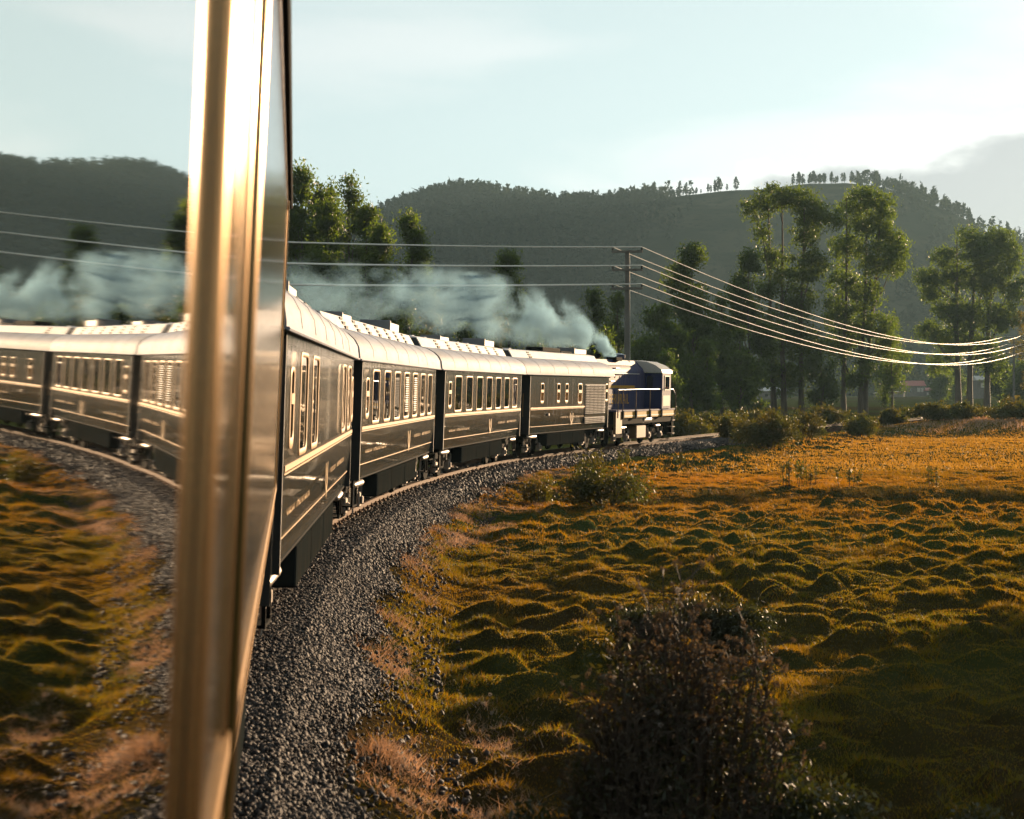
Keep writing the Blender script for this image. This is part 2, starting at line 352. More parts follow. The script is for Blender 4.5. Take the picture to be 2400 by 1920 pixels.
def ground_z(x, y):
    x = np.asarray(x, dtype=np.float64); y = np.asarray(y, dtype=np.float64)
    u = lateral(x, y)
    ur = np.maximum(u, 0)
    w2 = 3.3 + 3.5 * sstep(y, 45, 75)
    far = sstep(y, 110, 122)
    field = -1.02 + 0.30 * (vnoise(x / 9, y / 9, 3) - 0.5) + 0.28 * sstep(y, 49.5, 52.5) - 0.22 * np.exp(-((y - 48.3 - 0.6 * np.sin(x * 0.5)) / 1.3) ** 2) * sstep(u, 4, 7)
    field = field * (1 - far) + far * (0.10 + 0.5 * (vnoise(x / 14, y / 14, 5) - 0.5))
    beyond = sstep(y, 135, 220)
    field = field * (1 - beyond) + beyond * (-0.35)
    z = -0.45 + (field + 0.45) * sstep(ur, 1.5, w2)
    hum = (0.45 * sstep(ur, 1.7, 2.4) + 0.55 * sstep(ur, 2.7, 4.2)) * (1 - sstep(np.hypot(x, y), 150, 190))
    near = 1 - sstep(y, 46, 53)
    wx = x + 0.55 * (vnoise(x / 0.9, y / 0.9, 9) - 0.5) + 0.22 * (vnoise(x / 0.33, y / 0.33, 8) - 0.5); wy = y + 0.55 * (vnoise(x / 0.9 + 7, y / 0.9, 10) - 0.5)
    patch = 0.25 + 0.95 * vnoise(x / 3.2, y / 3.2, 21)
    big = mounds(wx, wy, 0.80, 0.28, 0.58, 0.07, 0.31, 11) * patch + 0.30 * mounds(wx * 0.9, wy * 1.1, 1.9, 0.7, 1.25, 0.05, 0.30, 51)
    small = mounds(wx, wy, 0.46, 0.17, 0.34, 0.02, 0.13, 31) + 0.03 * vnoise(x / 0.13, y / 0.13, 33)
    bankm = np.exp(-((ur - w2 + 1.5) / 2.2) ** 2) * sstep(y, 45, 60)
    z = z + hum * (near * (big * 1.0 + small * 0.75) + (1 - near) * (1 - far) * (big * 0.40 + small * 0.5)) + bankm * big * 0.7 * (1 - far)
    # left of the line: level verge rising a little
    ul = np.maximum(-u, 0)
    z = np.where(u < 0, -0.45 - 0.15 * sstep(ul, 1.6, 4) + 0.5 * (vnoise(x / 11, y / 11, 6) - 0.4) * sstep(ul, 4, 12), z)
    return z
A0, A1 = -28.0, 30.0
ang = np.concatenate([np.arange(-180, -60, 4.0), np.arange(-60, A0, 1.0), np.arange(A0, A1, 0.17), np.arange(A1, 60, 1.0), np.arange(60, 180, 4.0)])
rad = np.concatenate([[0.0], np.geomspace(1.5, 9, 24), 9 * np.exp(np.arange(1, 560) * 0.0049), ])
rad = np.concatenate([rad, np.geomspace(rad[-1] * 1.02, 1680, 50)[0:]])
AA, RR = np.meshgrid(np.radians(ang), rad[1:])
gx, gy = RR * np.sin(AA), RR * np.cos(AA); gz = ground_z(gx, gy)
gz = np.where(RR > 700, gz - (RR - 700) * 0.001, gz)
nr, na = gx.shape
gv = np.concatenate([np.stack([gx.ravel(), gy.ravel(), gz.ravel()], 1), [[0, 0, -0.5]]])
ii, jj = np.meshgrid(np.arange(nr - 1), np.arange(na), indexing='ij'); j2 = (jj + 1) % na
gf = np.stack([ii * na + jj, ii * na + j2, (ii + 1) * na + j2, (ii + 1) * na + jj], -1).reshape(-1, 4)[:, ::-1]
ground = link('ground', raw_mesh('ground', gv, gf, M['soil'], smooth=True)); tag(ground, 'hummocky meadow ground running out to the valley floor', kind='structure')

# ballast bed: shoulder of the track
def sweep(name, prof, s0, s1, step, m, parent=None, smooth=False, closed=False):
    S = np.arange(s0, s1, step); n = len(prof); V = []
    for s in S:
        x, y, t = track_at(s); r = rightv(t)
        for u, z in prof: V.append((x + r.x * u, y + r.y * u, z))
    F = []
    for i in range(len(S) - 1):
        for k in range(n if closed else n - 1):
            F.append((i * n + k, i * n + (k + 1) % n, (i + 1) * n + (k + 1) % n, (i + 1) * n + k))
    me = bpy.data.meshes.new(name); me.from_pydata(V, [], F); me.materials.append(m)
    if smooth: me.polygons.foreach_set('use_smooth', np.ones(len(F), dtype=bool))
    return link(name, me, parent)
bed = sweep('ballast_bed', [(2.45, -1.2), (1.85, -0.40), (1.45, -0.20), (-1.45, -0.20), (-1.9, -0.42), (-2.4, -0.75)], 5, float(_ts[-1]) - 30, 0.8, M['bed'])
tag(bed, 'dark ballast bed curving along under the train', kind='structure')
rng = np.random.default_rng(7)
S_CAM = float(np.interp(0.0, _ty, _ts))
def bed_z(u): return np.interp(np.abs(u), [0, 1.45, 1.85, 2.75], [-0.20, -0.20, -0.40, -0.86])
def stones(name, n_list, m):
    V = []
    base = np.array([[-1, -1, -1], [1, -1, -1], [1, 1, -1], [-1, 1, -1], [-1, -1, 1], [1, -1, 1], [1, 1, 1], [-1, 1, 1]], float)
    for (s0, s1, u0, u1, dens, size) in n_list:
        loose = dens < 0; dens = abs(dens); n = int((s1 - s0) * (u1 - u0) * dens)
        s = rng.uniform(s0, s1, n); u = rng.uniform(u0, u1, n)
        keep = np.ones(n, bool)
        keep = u < 1.72 + 0.55 * rng.random(n) ** 1.5 + 0.5 * (vnoise(s / 1.7, u * 0 + 3.0, 44) - 0.5)
        if loose: keep = rng.random(n) < np.exp(-(u - 1.7) / 0.45) + 0.6 * sstep(vnoise(s / 1.3, u * 2, 46), 0.6, 0.8) * (u < 3.0)
        s, u = s[keep], u[keep]; n = len(s)
        x = np.interp(s, _ts, _tx); y = np.interp(s, _ts, _ty); t = np.interp(s, _ts, _th)
        px_, py_ = x + np.cos(t) * u, y - np.sin(t) * u
        pz = np.maximum(bed_z(u), ground_z(px_, py_)) + 0.012 + rng.uniform(0, 0.03, n)
        sz = size * (0.4 + 1.3 * rng.random((n, 1, 1)) ** 2.2) * rng.uniform(0.55, 1.2, (n, 1, 3)) * 0.5
        v = base[None] * sz * (1 + 0.55 * (rng.random((n, 8, 3)) - 0.5))
        q = rng.normal(size=(n, 4)); q /= np.linalg.norm(q, axis=1, keepdims=True)
        w_, a, b, c = q.T
        Rm = np.stack([np.stack([1 - 2 * (b * b + c * c), 2 * (a * b - c * w_), 2 * (a * c + b * w_)], -1), np.stack([2 * (a * b + c * w_), 1 - 2 * (a * a + c * c), 2 * (b * c - a * w_)], -1), np.stack([2 * (a * c - b * w_), 2 * (b * c + a * w_), 1 - 2 * (a * a + b * b)], -1)], 1)
        v = np.einsum('nij,nkj->nki', Rm, v) + np.stack([px_, py_, pz], -1)[:, None]
        V.append(v)
    V = np.concatenate(V); n = len(V)
    fq = np.array([[0, 3, 2, 1], [4, 5, 6, 7], [0, 1, 5, 4], [1, 2, 6, 5], [2, 3, 7, 6], [3, 0, 4, 7]])
    F = (np.arange(n)[:, None, None] * 8 + fq[None]).reshape(-1, 4)
    return link(name, raw_mesh(name, V.reshape(-1, 3), F, m))
o = stones('ballast_stones', [(S_CAM + 5, S_CAM + 26, 0.55, 2.6, 2300, 0.027), (S_CAM + 26, S_CAM + 44, 0.55, 2.6, 1100, 0.037), (S_CAM + 44, S_CAM + 100, 0.55, 2.5, 200, 0.068), (S_CAM + 30, S_CAM + 100, -2.2, 0.5, 14, 0.09), (S_CAM + 8, S_CAM + 60, 1.7, 3.3, -210, 0.030)], M['stone'])
tag(o, 'loose grey ballast stones heaped along the track shoulder', 'gravel', kind='stuff')

# ------------------------------------------------------------------ track
track = empty('railway_track', (0, 0, 0), label='curving narrow gauge track under the train', kind='structure')
GA = 0.53
for sgn in (1, -1):
    u = sgn * GA; dzr = -sgn * 0.018
    sweep('rail', [(u - 0.06, -0.13 + dzr), (u + 0.06, -0.13 + dzr), (u + 0.055, -0.115 + dzr), (u + 0.012, -0.10 + dzr), (u + 0.012, -0.035 + dzr), (u + 0.034, -0.028 + dzr), (u + 0.034, dzr), (u - 0.034, dzr), (u - 0.034, -0.028 + dzr), (u - 0.012, -0.035 + dzr), (u - 0.012, -0.10 + dzr), (u - 0.055, -0.115 + dzr)],
          5, float(_ts[-1]) - 40, 0.8, M['railhead'], track, closed=True)
slm = MB().box(-1.02, 1.02, -0.11, 0.11, -0.28, -0.135).mesh('sleeper', M['sleeper'], bevel=0.012)
clipm = MB().box(-0.05, 0.05, -0.06, 0.06, 0, 0.045).box(-0.02, 0.02, -0.03, 0.03, 0.045, 0.08).mesh('rail_clip', M['railhead'])
s = S_CAM + 6; k = 0
while s < S_CAM + 112:
    x, y, t = track_at(s)
    sl = link('sleeper', slm, track, (x, y, random.Random(k).uniform(-0.012, 0.008)), (0, R(1.4), -t))
    if s > S_CAM + 24: link('rail_clip', clipm, sl, (GA + 0.10, 0, -0.135)); 
    s += 0.62; k += 1

# ------------------------------------------------------------------ carriages
Z0, Z1, BODYTOP = 0.95, 3.15, 3.15
def wall_x(z): return HW - 0.10 * max(0.0, (1.80 - z) / 0.85) ** 1.6
def side_sheet(mb, y0, y1, z0, z1, holes, depth=0.05, sx=1):
    ys = sorted({y0, y1, *[h[0] for h in holes], *[h[1] for h in holes]})
    zs = sorted({z0, 1.1, 1.25, 1.4, 1.55, 1.68, 1.8, z1, *[h[2] for h in holes], *[h[3] for h in holes]})
    zs = [z for z in zs if z0 <= z <= z1]
    for a, b in zip(ys[:-1], ys[1:]):
        for c, d in zip(zs[:-1], zs[1:]):
            if any(h[0] < (a + b) / 2 < h[1] and h[2] < (c + d) / 2 < h[3] for h in holes): continue
            mb.add([(sx * wall_x(c), a, c), (sx * wall_x(c), b, c), (sx * wall_x(d), b, d), (sx * wall_x(d), a, d)], [(0, 1, 2, 3)])
    for (a, b, c, d) in holes:
        X0, X1 = sx * HW, sx * (HW - depth)
        mb.add([(X0, a, c), (X0, b, c), (X0, b, d), (X0, a, d), (X1, a, c), (X1, b, c), (X1, b, d), (X1, a, d)], [(0, 1, 5, 4), (1, 2, 6, 5), (2, 3, 7, 6), (3, 0, 4, 7)])
def rrect(a, b, c, d, r, n=4):
    pts = []
    for cx_, cz_, t0 in ((b - r, c + r, -90), (b - r, d - r, 0), (a + r, d - r, 90), (a + r, c + r, 180)):
        for i in range(n + 1):
            t = R(t0 + 90 * i / n); pts.append((cx_ + r * math.cos(t), cz_ + r * math.sin(t)))
    return pts
def frame_mesh(w, h, wid, proud, r=0.09, sill=0.0, m=None, back=0.03):
    """ring round an opening of size w x h, centred on the origin in local (y, z); x = outwards"""
    inn = rrect(-w / 2, w / 2, -h / 2, h / 2, r); out = rrect(-w / 2 - wid, w / 2 + wid, -h / 2 - wid - sill, h / 2 + wid, r + wid * 0.8)
    n = len(inn); V = []
    def mix(t): return [(a[0] * (1 - t) + b[0] * t, a[1] * (1 - t) + b[1] * t) for a, b in zip(out, inn)]
    rings = ((out, 0.0), (out, proud * 0.55), (mix(0.2), proud * 0.92), (mix(0.5), proud), (mix(0.8), proud * 0.9), (inn, proud * 0.5), (inn, -back))
    for P, x in rings: V += [(x, y, z) for y, z in P]
    F = [(q * n + i, q * n + (i + 1) % n, (q + 1) * n + (i + 1) % n, (q + 1) * n + i) for q in range(len(rings) - 1) for i in range(n)]
    mb = MB(); mb.add(V, F); return mb.mesh('window_frame', m, smooth=True)
WW, WH, WZ = 0.92, 0.94, 2.47
SW, SH, SZ = 0.34, 0.62, 2.46
SHARED = {
    'frame': frame_mesh(WW, WH, 0.045, 0.012, m=M['gold'], sill=0.02, back=0.012),
    'sframe': frame_mesh(SW, SH, 0.05, 0.014, r=0.07, m=M['gold'], sill=0.05, back=0.012),
    'pane': MB().box(-0.006, 0.006, -WW / 2 - 0.03, WW / 2 + 0.03, -WH / 2 - 0.03, WH / 2 + 0.03).mesh('pane', M['pane']),
    'spane': MB().box(-0.006, 0.006, -SW / 2 - 0.03, SW / 2 + 0.03, -SH / 2 - 0.03, SH / 2 + 0.03).mesh('pane', M['pane']),
    'bar': MB().box(0, 0.018, -SW / 2, SW / 2, -0.05, 0.05).mesh('sash_bar', M['gold']),
    'vent': None,
    'slat': MB().prism_y([(0.0, -0.022), (0.035, -0.030), (0.04, -0.022), (0.0, 0.020)], -0.29, 0.29).mesh('slat', M['white']),
}
_v = MB()
for q in range(3):
    t = q / 2.0
    cx_, cz_ = 0.655 - 0.11 * t, 3.785 + 0.165 * t
    _v.box(cx_ - 0.012, cx_ + 0.024, -0.15 - 0.06 * t, 0.15 - 0.06 * t, cz_ - 0.030, cz_ + 0.030)
SHARED['vent'] = _v.mesh('roof_vent', M['roofdark'])
SHARED['cap'] = MB().box(-0.12, 0.12, -0.15, 0.15, 0, 0.055).mesh('roof_cap', M['roof'], bevel=0.015)
SHARED['ac'] = MB().box(-0.36, 0.36, -0.95, 0.95, 0, 0.22).box(-0.39, 0.39, -1.02, -0.9, 0.0, 0.26).mesh('air_unit', mat('air unit grey', (0.13, 0.13, 0.14), rough=0.5), bevel=0.02)
M['letter'] = mat('gilt lettering', (0.62, 0.38, 0.17), rough=0.6, spec=0.1)
def text_mesh(body, size, m, ex=0.003):
    cu = bpy.data.curves.new('lettering', 'FONT'); cu.body = body; cu.size = size; cu.extrude = ex; cu.align_x = 'LEFT'; cu.space_character = 1.08; cu.resolution_u = 2
    ob = bpy.data.objects.new('lettering', cu); col.objects.link(ob)
    dg = bpy.context.evaluated_depsgraph_get(); me = bpy.data.meshes.new_from_object(ob.evaluated_get(dg))
    bpy.data.objects.remove(ob); bpy.data.curves.remove(cu)
    me.materials.clear(); me.materials.append(m); return me
def put_text(me, parent, y, z, x=None, name='lettering'):
    o = link(name, me, parent, (wall_x(z) + 0.004 if x is None else x, y, z)); o.rotation_euler = (R(90), 0, R(90)); return o
SHARED['hiram'] = text_mesh('HIRAM', 0.40, M['letter']); SHARED['bingham'] = text_mesh('BINGHAM', 0.40, M['letter'])
SHARED['coach'] = text_mesh('CUZCO', 0.25, M['letter']); SHARED['coach2'] = text_mesh('MACHUPICCHU', 0.25, M['letter'])
# emblem: shield with a pointed foot under a small crest
_e = MB()
_e.prism_x([(-0.13, 0.12), (-0.13, -0.12), (0, -0.36), (0.13, -0.12), (0.13, 0.12), (0.085, 0.14), (0.085, -0.10), (0.0, -0.22), (-0.085, -0.10), (-0.085, 0.14)], 0, 0.008)
_e.prism_x([(-0.03, -0.02), (0.0, -0.16), (0.03, -0.02), (0.0, 0.08)], 0, 0.008)
SHARED['emblem'] = _e.mesh('emblem', M['letter'])
SHARED['crest'] = MB().prism_x([(-0.05, 0.18), (0.05, 0.18), (0.07, 0.40), (0.0, 0.46), (-0.07, 0.40)], 0, 0.006).mesh('crest', M['ochre'])
SHARED['wheel'] = MB().tube([(-0.06, 0, 0), (0.0, 0, 0), (0.03, 0, 0), (0.065, 0, 0)], [0.40, 0.40, 0.375, 0.36], 20).mesh('wheel', M['under'], smooth=True)
_b = MB(); _b.box(-0.05, 0.05, -1.25, 1.25, 0.46, 0.60); _b.box(-0.06, 0.06, -0.45, 0.45, 0.30, 0.66)
SHARED['bogieframe'] = _b.mesh('bogie_frame', M['under'], bevel=0.015)
SHARED['axlebox'] = MB().box(-0.06, 0.10, -0.14, 0.14, 0.24, 0.54).box(0.10, 0.15, -0.08, 0.08, 0.30, 0.46).mesh('axle_box', M['steel'], bevel=0.02)
SHARED['spring'] = MB().tube([(0.03, 0, 0.52 + 0.018 * i) for i in range(12)], [0.075 if i % 2 else 0.055 for i in range(12)], 10).mesh('spring', M['steel'])
SHARED['tank'] = MB().tube([(0, -0.55, 0), (0, -0.50, 0), (0, 0.50, 0), (0, 0.55, 0)], [0.03, 0.062, 0.062, 0.03], 12).mesh('air_tank', M['steel'], smooth=True)
SHARED['chain'] = MB().tube([(0, 0.012 * (i % 2), -0.055 * i) for i in range(11)], [0.022 if i % 2 else 0.012 for i in range(11)], 6).mesh('safety_chain', M['steel'])
SHARED['step'] = MB().box(-0.18, 0.02, -0.25, 0.25, 0, 0.03).box(-0.02, 0.02, -0.25, -0.22, 0.03, 0.5).box(-0.02, 0.02, 0.22, 0.25, 0.03, 0.5).mesh('step', M['under'])
SHARED['handrail'] = MB().tube([(0, 0, -0.42), (0.05, 0, -0.38), (0.05, 0, 0.38), (0, 0, 0.42)], 0.014, 6).mesh('handrail', M['gold'])
HUMP = [(0.70, 3.70), (0.52, 4.00), (0.30, 4.045), (-0.30, 4.045), (-0.52, 4.00), (-0.70, 3.70)]
def roof_profile(eave=0.05):
    pts = []
    for i in range(15):
        t = i / 14.0; a = math.pi * t
        pts.append(((HW + eave) * (abs(math.cos(a)) ** 0.72) * (1 if math.cos(a) >= 0 else -1), 3.19 + 0.60 * math.sin(a) ** 0.85))
    return [(HW + eave, 3.13)] + pts + [(-HW - eave, 3.13)]
ROOFP = roof_profile()
def carriage(name, label, ji, jj_, L, windows, smalls, blind=None, vents=7, text='name', emblem_s=None, text_s=None, coach=True, cant=CANT, louvre=None, skirt=(3.1, None), lift=0.03, custom=(), eave=0.05, mg='roof', zt=3.15):
    a, b = ji, jj_; c = (a + b) / 2; th = math.atan2((b - a).x, (b - a).y)
    root = empty(name, (c.x, c.y, lift), (0, cant, -th), label, 'carriage', 'passenger carriages of the train')
    h = L / 2
    holes = [(-h + s_ - WW / 2, -h + s_ + WW / 2, WZ - WH / 2, WZ + WH / 2) for s_ in windows] + [(-h + s_ - SW / 2, -h + s_ + SW / 2, SZ - SH / 2, SZ + SH / 2) for s_ in smalls]
    holes += [(-h + s_ - w_ / 2, -h + s_ + w_ / 2, z_ - h_ / 2, z_ + h_ / 2) for (s_, w_, h_, z_, pr_, wd_) in custom]
    mb = MB(); side_sheet(mb, -h, h, Z0, zt, holes)
    body = mb.build('body_side', M['paint'], root)
    mb = MB(); side_sheet(mb, -h, h, Z0, zt, [], sx=-1); mb.build('body_side', M['paint'], root)
    MB().box(-HW + 0.03, HW - 0.09, -h + 0.02, h - 0.02, Z0 - 0.03, Z0).build('floor_pan', M['under'], root)
    # closed ends, set between the sides
    for q, sg in ((-h, -1), (h, 1)):
        MB().box(-HW + 0.004, HW - 0.004, q - (0.05 if sg < 0 else -0.0), q + (0.05 if sg > 0 else 0.0), Z0 - 0.02, zt - 0.025).build('end_wall', M['black'], root)
        mbg = MB()
        for g in range(5): mbg.box(-0.55, 0.55, q + sg * (0.055 + g * 0.15), q + sg * (0.055 + g * 0.15 + 0.10), 1.0 + 0.02 * (g % 2), 3.0 - 0.02 * (g % 2))
        mbg.build('gangway', M['black'], root)
        link('handrail', SHARED['handrail'], root, (HW - 0.25, q + sg * 0.055, 2.0), (0, 0, R(90 * sg)))
    # interior seen through the glass
    MB().box(-HW + 0.12, HW - 0.30, -h + 0.3, h - 0.3, 1.2, 1.6).build('seating', M['roofdark'], root)
    for i, s_ in enumerate(windows):
        w = link('window', SHARED['frame'], root, (HW, -h + s_, WZ))
        link('pane', SHARED['pane'], w, (-0.010, 0, 0))
        if blind is not None and i in blind:
            for q in range(16): link('blind_slat', SHARED['blind'], w, (0.002, 0.10, -0.36 + q * 0.05))
    for s_ in smalls:
        w = link('window', SHARED['sframe'], root, (HW, -h + s_, SZ)); link('pane', SHARED['spane'], w, (-0.010, 0, 0)); link('sash_bar', SHARED['bar'], w, (0.0, 0, 0.06))
    for (s_, w_, h_, z_, pr_, wd_) in custom:
        w = link('window', frame_mesh(w_, h_, wd_, pr_, r=0.05, m=M['brass'], sill=0.01), root, (HW, -h + s_, z_))
        MB().box(-0.006, 0.006, -w_ / 2 - 0.02, w_ / 2 + 0.02, -h_ / 2 - 0.02, h_ / 2 + 0.02).build('pane', M['mirrorpane'] if pr_ > 0.01 else M['dimpane'], w, loc=(-0.008, 0, 0))
    # gilt belt and lining
    for (z, t_, pr) in ((1.885, 0.028, 0.012), (1.832, 0.008, 0.006), (1.20, 0.008, 0.005)):
        y1 = h - 0.03 if louvre is None else -h + louvre[0] - 0.06
        x = wall_x(z); MB().box(x - 0.002, x + pr, -h + 0.03, y1, z - t_, z + t_).build('gilt_band', M['gold'], root)
    # roof
    mb = MB(); mb.prism_y(roof_profile(eave), -h - 0.72, h + 0.72); rf = mb.build('roof', M['roof'], root, smooth=True, loc=(0, 0, zt - 3.15))
    for q in range(int(L / 1.9)):
        MB().tube([(x_ * 1.001, -h + 1.0 + q * 1.9, z_ + 0.001) for x_, z_ in roof_profile(eave)[1:7]], 0.005, 5).build('roof_seam', M['roof'], rf)
    for sx in (1, -1): MB().tube([(sx * (HW + eave + 0.012), -h - 0.7, 3.135), (sx * (HW + eave + 0.012), h + 0.7, 3.135)], 0.02, 6).build('gutter', M[mg], root, loc=(0, 0, zt - 3.15))
    mb = MB(); mb.prism_y(HUMP, -h - 0.35, h + 0.30); hp = mb.build('roof_deck', M['deck'], root, loc=(0, 0, zt - 3.15))
    for sg in (-1, 1): MB().prism_y([(0.66, 3.72), (0.50, 3.985), (-0.50, 3.985), (-0.66, 3.72)], (h + 0.302) if sg > 0 else (-h - 0.36), (h + 0.31) if sg > 0 else (-h - 0.352)).build('deck_end', M['roofdark'], hp)
    for i in range(vents): link('roof_vent', SHARED['vent'], hp, (0.0, -h + 1.9 + i * 1.62, 0))
    for i in range(vents): link('roof_cap', SHARED['cap'], hp, (-0.05, -h + 1.2 + i * 1.62, 4.04))
    link('air_unit', SHARED['ac'], root, (-0.05, h - 1.2, 4.04)); 
    if L > 12: link('air_unit', SHARED['ac'], root, (-0.12, -h + 5.0, 4.0), scale=(0.8, 0.7, 0.75))
    # underframe
    MB().box(-0.9, 0.9, -h + 0.05, h - 0.05, 0.62, Z0 - 0.035).build('underframe', M['under'], root)
    s0, s1 = skirt[0], (L - skirt[0] if skirt[1] is None else skirt[1])
    mb = MB(); n = 3
    for i in range(n):
        a_, b_ = -h + s0 + (s1 - s0) * i / n + 0.012, -h + s0 + (s1 - s0) * (i + 1) / n - 0.012
        MB().box(0.55, HW - 0.10, a_, b_, 0.42, Z0 - 0.06).build('equipment_box', M['skirt'], root, bevel=0.02)
    for q in (-1, 1):
        bg = empty('bogie', (0, q * (h - 1.75), 0)); bg.parent = root
        for sx in (1, -1):
            link('bogie_frame', SHARED['bogieframe'], bg, (sx * 0.80, 0, 0))
            for yy in (-0.9, 0.9):
                link('wheel', SHARED['wheel'], bg, (sx * 0.56, yy, 0.40)); link('axle_box', SHARED['axlebox'], bg, (sx * 0.84, yy, 0.0), (0, 0, 0 if sx > 0 else R(180)))
                if sx > 0: link('spring', SHARED['spring'], bg, (sx * 0.84, yy * 0.55, 0)); link('spring', SHARED['spring'], bg, (sx * 0.84, yy * 1.22, 0))
        link('air_tank', SHARED['tank'], root, (HW - 0.16, q * (h - 0.75), 0.82))
        link('safety_chain', SHARED['chain'], root, (HW - 0.25, q * (h - 0.9), 0.78)); link('safety_chain', SHARED['chain'], root, (HW - 0.3, q * (h - 0.25), 0.80))
        link('step', SHARED['step'], root, (HW - 0.15, q * (h - 0.35), 0.42))
    # coupler
    for sg in (-1, 1): MB().box(-0.14, 0.14, min(sg * h, sg * (h + 0.85)), max(sg * h, sg * (h + 0.85)), 0.62, 0.86).build('coupler', M['under'], root)
    if coach: put_text(SHARED['coach'], root, -h + 0.75, 1.40); put_text(SHARED['coach2'], root, -h + 1.85, 1.40)
    if emblem_s is not None:
        e = link('emblem', SHARED['emblem'], root, (wall_x(1.5) + 0.004, -h + emblem_s, 1.52), scale=(1, 1.7, 1)); link('crest', SHARED['crest'], e)
    if text_s is not None: put_text(SHARED['hiram'], root, -h + text_s, 1.46); put_text(SHARED['bingham'], root, -h + text_s + 1.72, 1.46)
    return root
SHARED['blind'] = MB().box(-0.004, 0.004, -0.26, 0.26, -0.012, 0.012).mesh('blind_slat', M['white'])
PITCH = [1.8 + 1.65 * i for i in range(7)]
LB = 13.1
# the carriage the picture is taken from
jm = J[0] - dirv(TH_A) * 19.6
A_L = 17.9
SC = A_L - 12.9                                       # the camera's place along this carriage
carA = carriage('carriage', 'near carriage at the left edge, its window and brass frame close up', jm, J[0], A_L, [], [], vents=0, coach=False, cant=CANT_A, lift=0.0, skirt=(3.1, 15.4), eave=0.004, mg='under', zt=4.2,
                custom=[(SC - 1.05, 1.3, 2.0, 2.95, 0.02, 0.06), (SC + 1.225, 1.75, 2.0, 2.95, 0.022, 0.055), (SC + 2.91, 1.18, 2.3, 2.9, 0.006, 0.022), (SC + 8.075, 8.45, 2.3, 2.9, 0.006, 0.022)])
for (zz, wd_, pr_) in ((3.60, 0.035, 0.026), (3.74, 0.02, 0.012)):
    MB().tube([(wall_x(z_) + pr_ - wd_ * 0.5, -A_L / 2 + SC + zz, z_) for z_ in (0.97, 1.2, 1.4, 1.6, 1.8, 4.17)], wd_ * 0.5, 8).build('door_moulding', M['brass'], carA, smooth=True)
MB().box(HW - 0.002, HW + 0.012, A_L / 2 - 0.07, A_L / 2 - 0.005, 1.85, 4.15).build('corner_trim', M['gold'], carA)
carB = carriage('carriage', 'carriage with a blank middle panel and two window pairs, next ahead', J[0], J[1], LB, [PITCH[0] + 0.3, PITCH[1] + 0.35, PITCH[5] + 0.1, PITCH[6] + 0.05], [0.62, 12.78], vents=7, emblem_s=6.6, text_s=7.5)
carC = carriage('carriage', 'third carriage from the left with a white blind in one window', J[1], J[2], LB, PITCH, [0.62], blind=(3, 4), emblem_s=7.6, text_s=8.7)
carD = carriage('carriage', 'carriage with seven evenly spaced gilt windows in mid train', J[2], J[3], LB, PITCH, [0.62], emblem_s=7.2, text_s=8.7)
LE = 11.3
carE = carriage('carriage', 'service carriage with white louvre panels just behind the locomotive', J[3], J[4], LE, [], [1.45, 3.6, 4.75, 10.95], vents=1, coach=False, emblem_s=5.62, louvre=(7.55,), skirt=(2.6, 8.0), custom=())
he = LE / 2
w = link('window', SHARED['sframe'], carE, (HW, -he + 6.7, SZ - 0.03), scale=(1, 1.5, 1.1)); link('pane', SHARED['spane'], w, (0.004, 0, 0)); link('sash_bar', SHARED['bar'], w, (0.010, 0, 0.06))
put_text(SHARED['hiram'], carE, -he + 4.1, 1.46); put_text(SHARED['bingham'], carE, -he + 5.75, 1.46)
for (ys, z0, z1) in ((2.15, 1.1, 3.0), (3.0, 1.1, 3.0), (5.6, 1.1, 3.0)):
    MB().box(HW - 0.002, HW + 0.003, -he + ys, -he + ys + 0.02, z0 + 0.47, z1).build('door_seam', M['roofdark'], carE)
MB().box(HW, HW + 0.06, -he + 2.2, -he + 2.32, 1.58, 1.68).build('door_handle', M['steel'], carE, bevel=0.01)
lp = MB().box(HW - 0.03, HW + 0.003, -he + 7.5, -he + 10.72, 1.16, 2.80).build('louvre_panel', M['roofdark'], carE)
for c_ in range(5):
    for r_ in range(24):
        if r_ in (4, 5): continue
        z_ = 1.20 + r_ * 0.067
        link('slat', SHARED['slat'], lp, (HW + 0.004, -he + 7.83 + c_ * 0.635, z_), scale=(1.3, 1, 0.72))
for z_ in (1.16 + 0.31,): MB().box(HW + 0.003, HW + 0.012, -he + 7.5, -he + 10.72, z_ - 0.02, z_ + 0.085).build('louvre_rail', M['paint'], lp)
tk = MB(); tk.box(-0.35, 0.35, -1.2, 1.3, 4.04, 4.22); tk.box(-0.30, 0.30, 1.6, 3.2, 4.04, 4.12); tk.tube([(0.0, 4.2, 4.04), (0.0, 4.2, 4.32)], 0.10, 10); tk.build('roof_tank', M['under'], carE, bevel=0.03)

# ------------------------------------------------------------------ locomotive
a, b = J[4], J[5]; th = math.atan2((b - a).x, (b - a).y); c = (a + b) / 2 - dirv(th) * 0.28
loco = empty('locomotive', (c.x, c.y, 0.02), (0, R(1.2), -th), 'blue diesel locomotive with a white cab roof heading the train', 'locomotive')
LH = 4.75
loco.scale = (1, 0.95, 1)
def Y_(s): return -LH + s
HWL = 0.58
hood = [(HWL, 1.66), (HWL, 3.30), (HWL - 0.05, 3.52), (HWL - 0.28, 3.74), (0.2, 3.86), (-0.2, 3.86), (-HWL + 0.28, 3.74), (-HWL + 0.05, 3.52), (-HWL, 3.30), (-HWL, 1.66)]
MB().prism_y(hood, Y_(0.1), Y_(6.9)).build('long_hood', M['bluegrey'], loco, smooth=True)
MB().prism_y([(0.42, 3.66), (0.32, 3.90), (-0.32, 3.90), (-0.42, 3.66)], Y_(0.3), Y_(6.0)).build('hood_roof', M['bluegrey'], loco, smooth=True)
